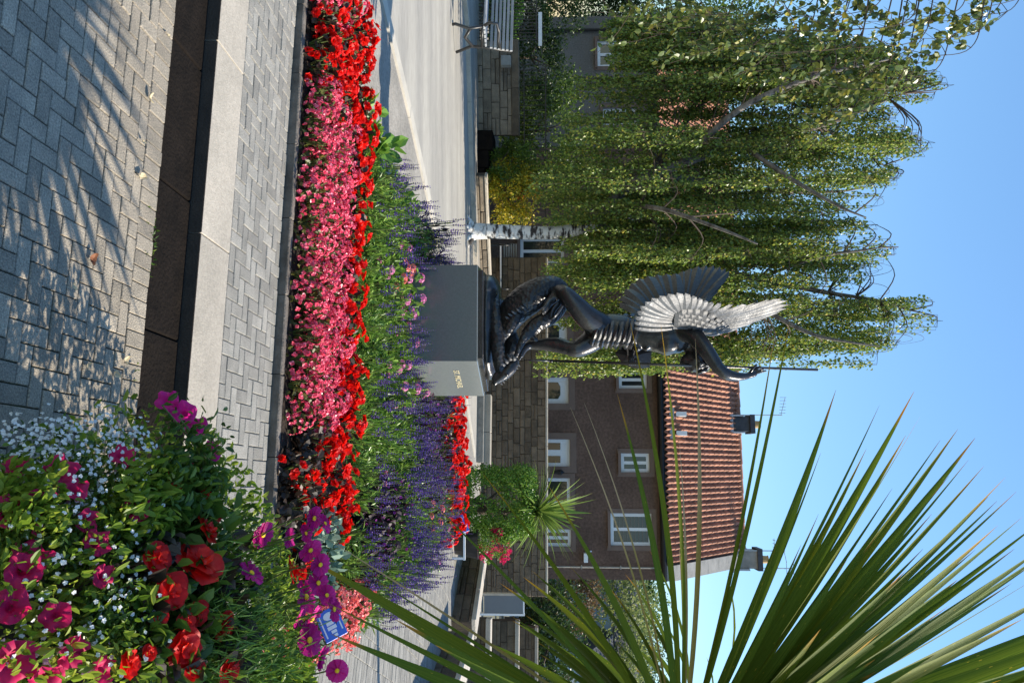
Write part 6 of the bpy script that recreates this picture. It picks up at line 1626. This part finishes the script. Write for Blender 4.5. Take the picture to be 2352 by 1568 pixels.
tips = [T(1920, 895, 2.02, .030), T(2100, 898, 2.0, .032), T(2113, 957, 2.1, .016, 'cord_y'), T(2200, 985, 1.95, .034, 'cord_y'), T(2240, 1005, 2.0, .036), T(2225, 1055, 2.2, .018), T(2310, 1095, 1.9, .038, 'cord_y'),
        T(2290, 1150, 2.2, .020), T(2350, 1185, 2.0, .040), T(2292, 1206, 1.75, .046, 'cord_y'), T(2420, 1240, 1.9, .044), T(2480, 1330, 1.8, .046), T(2380, 1290, 2.15, .030), T(2560, 1400, 1.9, .048), T(2600, 1480, 1.75, .050, 'cord_y'), T(2650, 1570, 1.9, .048),
        T(2460, 1230, 2.2, .026), T(2200, 1330, 1.7, .050), T(2350, 1420, 1.65, .052, 'cord_y'), T(2480, 1500, 1.6, .052), T(2080, 1310, 1.75, .042), T(1945, 1285, 1.8, .036), T(2500, 1620, 1.7, .05), T(2300, 1560, 1.6, .055, 'cord_y'), T(2150, 1500, 1.62, .05), T(2420, 1580, 2.2, .05), T(2250, 1450, 2.2, .05), T(2550, 1540, 2.2, .05),
        T(1885, 1040, 2.1, .010), T(1712, 1210, 2.1, .007), T(1815, 730, 1.95, .014, 'cord_y'), T(1780, 762, 1.97, .016, 'cord_y'), T(1597, 778, 1.85, .014, 'cord_dry', 0.05), T(1518, 745, 1.9, .014, 'cord_y', 0.05), T(1448, 742, 1.9, .016, 'cord_y', 0.06),
        T(1310, 935, 1.95, .005, 'cord_dry', 0.07), T(1342, 925, 1.95, .006, 'cord_dry', 0.07), T(1418, 905, 1.85, .020, 'cord', 0.06), T(1110, 1088, 1.9, .022, 'cord_y', 0.08), T(1258, 1112, 1.8, .026, 'cord_y', 0.08), T(985, 1148, 1.95, .012, 'cord', 0.06),
        T(690, 1272, 1.80, .044, 'cord_y', 0.02), T(745, 1380, 1.75, .036, 'cord', 0.01), T(860, 1330, 2.05, .012, 'cord', 0.03), T(700, 1205, 1.9, .008, 'cord_dry', 0.05), T(905, 1420, 1.7, .046, 'cord', 0.02), T(760, 1455, 1.75, .04, 'cord', 0.0), T(1000, 1480, 1.6, .052, 'cord', 0.02),
        T(1560, 1010, 2.0, .012, 'cord_dry', 0.04), T(1560, 1260, 2.1, .012, 'cord_dry', 0.05)]
rc = random.Random(4)
for (x_, y_) in ((2020, 930), (2160, 1010), (2260, 1070), (2335, 1128), (2180, 1092), (2080, 1000), (2050, 1120), (1990, 1030), (1950, 1150), (2400, 1190), (2440, 1290), (2140, 1180), (2240, 1262), (2300, 1340), (2120, 1260), (2020, 1220), (1880, 1180), (1840, 1250), (2380, 1380), (2180, 1390), (2330, 1260), (2270, 1140), (1790, 1230), (2430, 1450)):
    tips.append(T(x_, y_, rc.uniform(1.75, 2.25), rc.uniform(.014, .028), 'cord' if rc.random() < .55 else 'cord_y'))
for k in range(20):
    tips.append(T(rc.uniform(1850, 2800), rc.uniform(1330, 1600), rc.uniform(1.55, 2.35), rc.uniform(.04, .055), 'cord' if rc.random() < .7 else 'cord_y'))
cordyline('cordyline', 'large near cordyline with long sword leaves fanning in from the right', (DC.x, DC.y+0.15, 0.6), CC, tips, 125, (0.6, 1.0), 0.048, 5, avoid=lambda d: d.x < 0.15 and d.y < 0.75)
# --- cordyline, box bush and pink tub on the square
q = P(1150, 1148, 13.0)
bx = bush('box_bush', 'clipped bright green bush at the foot of the tall wall', (q.x+0.02, q.y, 0.68), (0.50, 0.45, 0.58), 17000, 0.042, M['box_leaf'], 81, clumps=230, boxy=True)
q2 = P(1228, 1172, 13.3)
cordyline('cordyline', 'small far cordyline with a spiky head above the clipped bush', (q2.x, q2.y, 0.1), (q2.x, q2.y, q2.z), [], 170, (0.6, 1.15), 0.055, 12, trunk=0.06, lm='cord_far', droop=0.10)
q3 = P(1140, 1250, 12.6)
pt = thing('flower_tub', 'tub of bright pink pelargoniums right of the clipped bush', 'flower tub', (q3.x, q3.y, Z1))
G().tube([(0, 0, 0), (0, 0, 0.34), (0, 0, 0.38)], [0.16, 0.23, 0.24], 16).build('tub', M['iron'], pt)
crown_leaves((0, 0, 0.62), (0.27, 0.27, 0.26), 1300, 0.04, M['bed_green'], 'foliage', pt, 82)
crown_leaves((0, -0.03, 0.66), (0.30, 0.30, 0.30), 900, 0.035, M['petal_hot'], 'blossoms', pt, 83, clumps=26, dens=0.2)
# white garden bench ends by the pink tub
q4 = P(1085, 1205, 12.4)
ps = thing('planter_stand', 'low white metal stand under the pink flower tub', 'stand', (q4.x, q4.y, Z1))
G().box((0, -0.25, 0.18), (0.5, -0.2, 0.21)).build('rail', M['white'], ps)
for x in (0.0, 0.46): G().box((x, -0.25, 0.0), (x+0.03, -0.2, 0.178)).build('leg', M['white'], ps)
# street lamp on the square, out of frame: its shadow lies across the setts
lp = thing('street_lamp', 'street lamp on the square outside the right border of the picture', 'street lamp', (6.0, 7.06, Z1))
G().tube([(0, 0, 0), (0, 0, 0.5), (0, 0, 0.52), (0, 0, 3.6)], [0.10, 0.09, 0.055, 0.045], 12).build('post', M['iron'], lp, smooth=True)
G().tube([(0, 0, 3.6), (0, 0, 3.66), (0, 0, 4.0), (0, 0, 4.15)], [0.05, 0.12, 0.17, 0.02], 12).build('lantern', M['iron'], lp, smooth=True)
# fallen leaves on the pavers
random.seed(19)
for k, (x, y, s_, mat, lab) in enumerate(((340, 225, 0.055, 'dead_leaf', 'pale curled dead leaf on the pavers, largest and leftmost'), (325, 325, 0.03, 'dead_leaf', 'small pale dead leaf left of centre on the pavers'), (321, 402, 0.055, 'dead_leaf', 'long pale dead leaf near the drain channel'), (208, 595, 0.06, 'dead_brown', 'reddish-brown curled dead leaf on the pavers'), (166, 660, 0.035, 'dead_leaf', 'tan dead leaf on a mossy joint of the pavers'), (198, 838, 0.035, 'dead_leaf', 'whitish dead leaf alone on the lower pavers'), (285, 828, 0.05, 'dead_leaf', 'pale upturned dead leaf by the drain edge'), (262, 857, 0.05, 'dead_leaf', 'crumpled pale dead leaf next to the drain weeds'), (158, 985, 0.05, 'dead_leaf', 'pale dead leaf just left of the white flowers'), (382, 82, 0.03, 'dead_leaf', 'tiny pale dead leaf at the drain edge, far left'))):
    s_ *= 0.72; q = PG(x, y, 0.006); g = G(); n = 8; V = []; F = []
    for i in range(n+1):
        u = i/n; wd = s_*0.34*math.sin(math.pi*(0.06+0.9*u))**0.8; lift = 0.30*s_*(2*u-1)**2+0.004
        for j in (-1, -0.4, 0.4, 1): V.append((s_*(u-0.5), wd*j+random.gauss(0, s_*0.02), lift+abs(j)**2*s_*0.16+random.gauss(0, s_*0.015)))
    for i in range(n):
        for j in range(3): F.append((4*i+j, 4*i+j+1, 4*i+5+j, 4*i+4+j))
    o = g.add(V, F).build('fallen_leaf', M[mat], None, loc=q, rot=(random.gauss(0, .15), random.gauss(0, .15), random.uniform(0, 6.28)))
    tag(o, lab, 'leaf', 'fallen leaves on the pavers')
# weeds in the drain channel
for k, (x, y, n) in enumerate(((335, 480, 60), (345, 545, 110), (330, 590, 70), (300, 862, 60))):
    q = PG(x, y, -0.02); r2 = np.random.default_rng(300+k); pp = np.array(q)+r2.normal(size=(n, 3))*np.array([0.05, 0.02, 0.006])
    V, F = leafcloud(pp, r2.normal(size=(n, 3))+np.array([0, 0, 0.8]), 0.022, 0.009)
    g = G(); g.add(V.tolist(), F); o = g.build('weeds', M['shrub'])
    tag(o, ['small weeds at the left end of the drain channel', 'largest clump of weeds in the drain channel', 'weeds just right of the large drain clump', 'bright weeds in the drain near the white flowers'][k], 'weeds', 'weeds in the drain channel')
print('objects', len(bpy.data.objects))
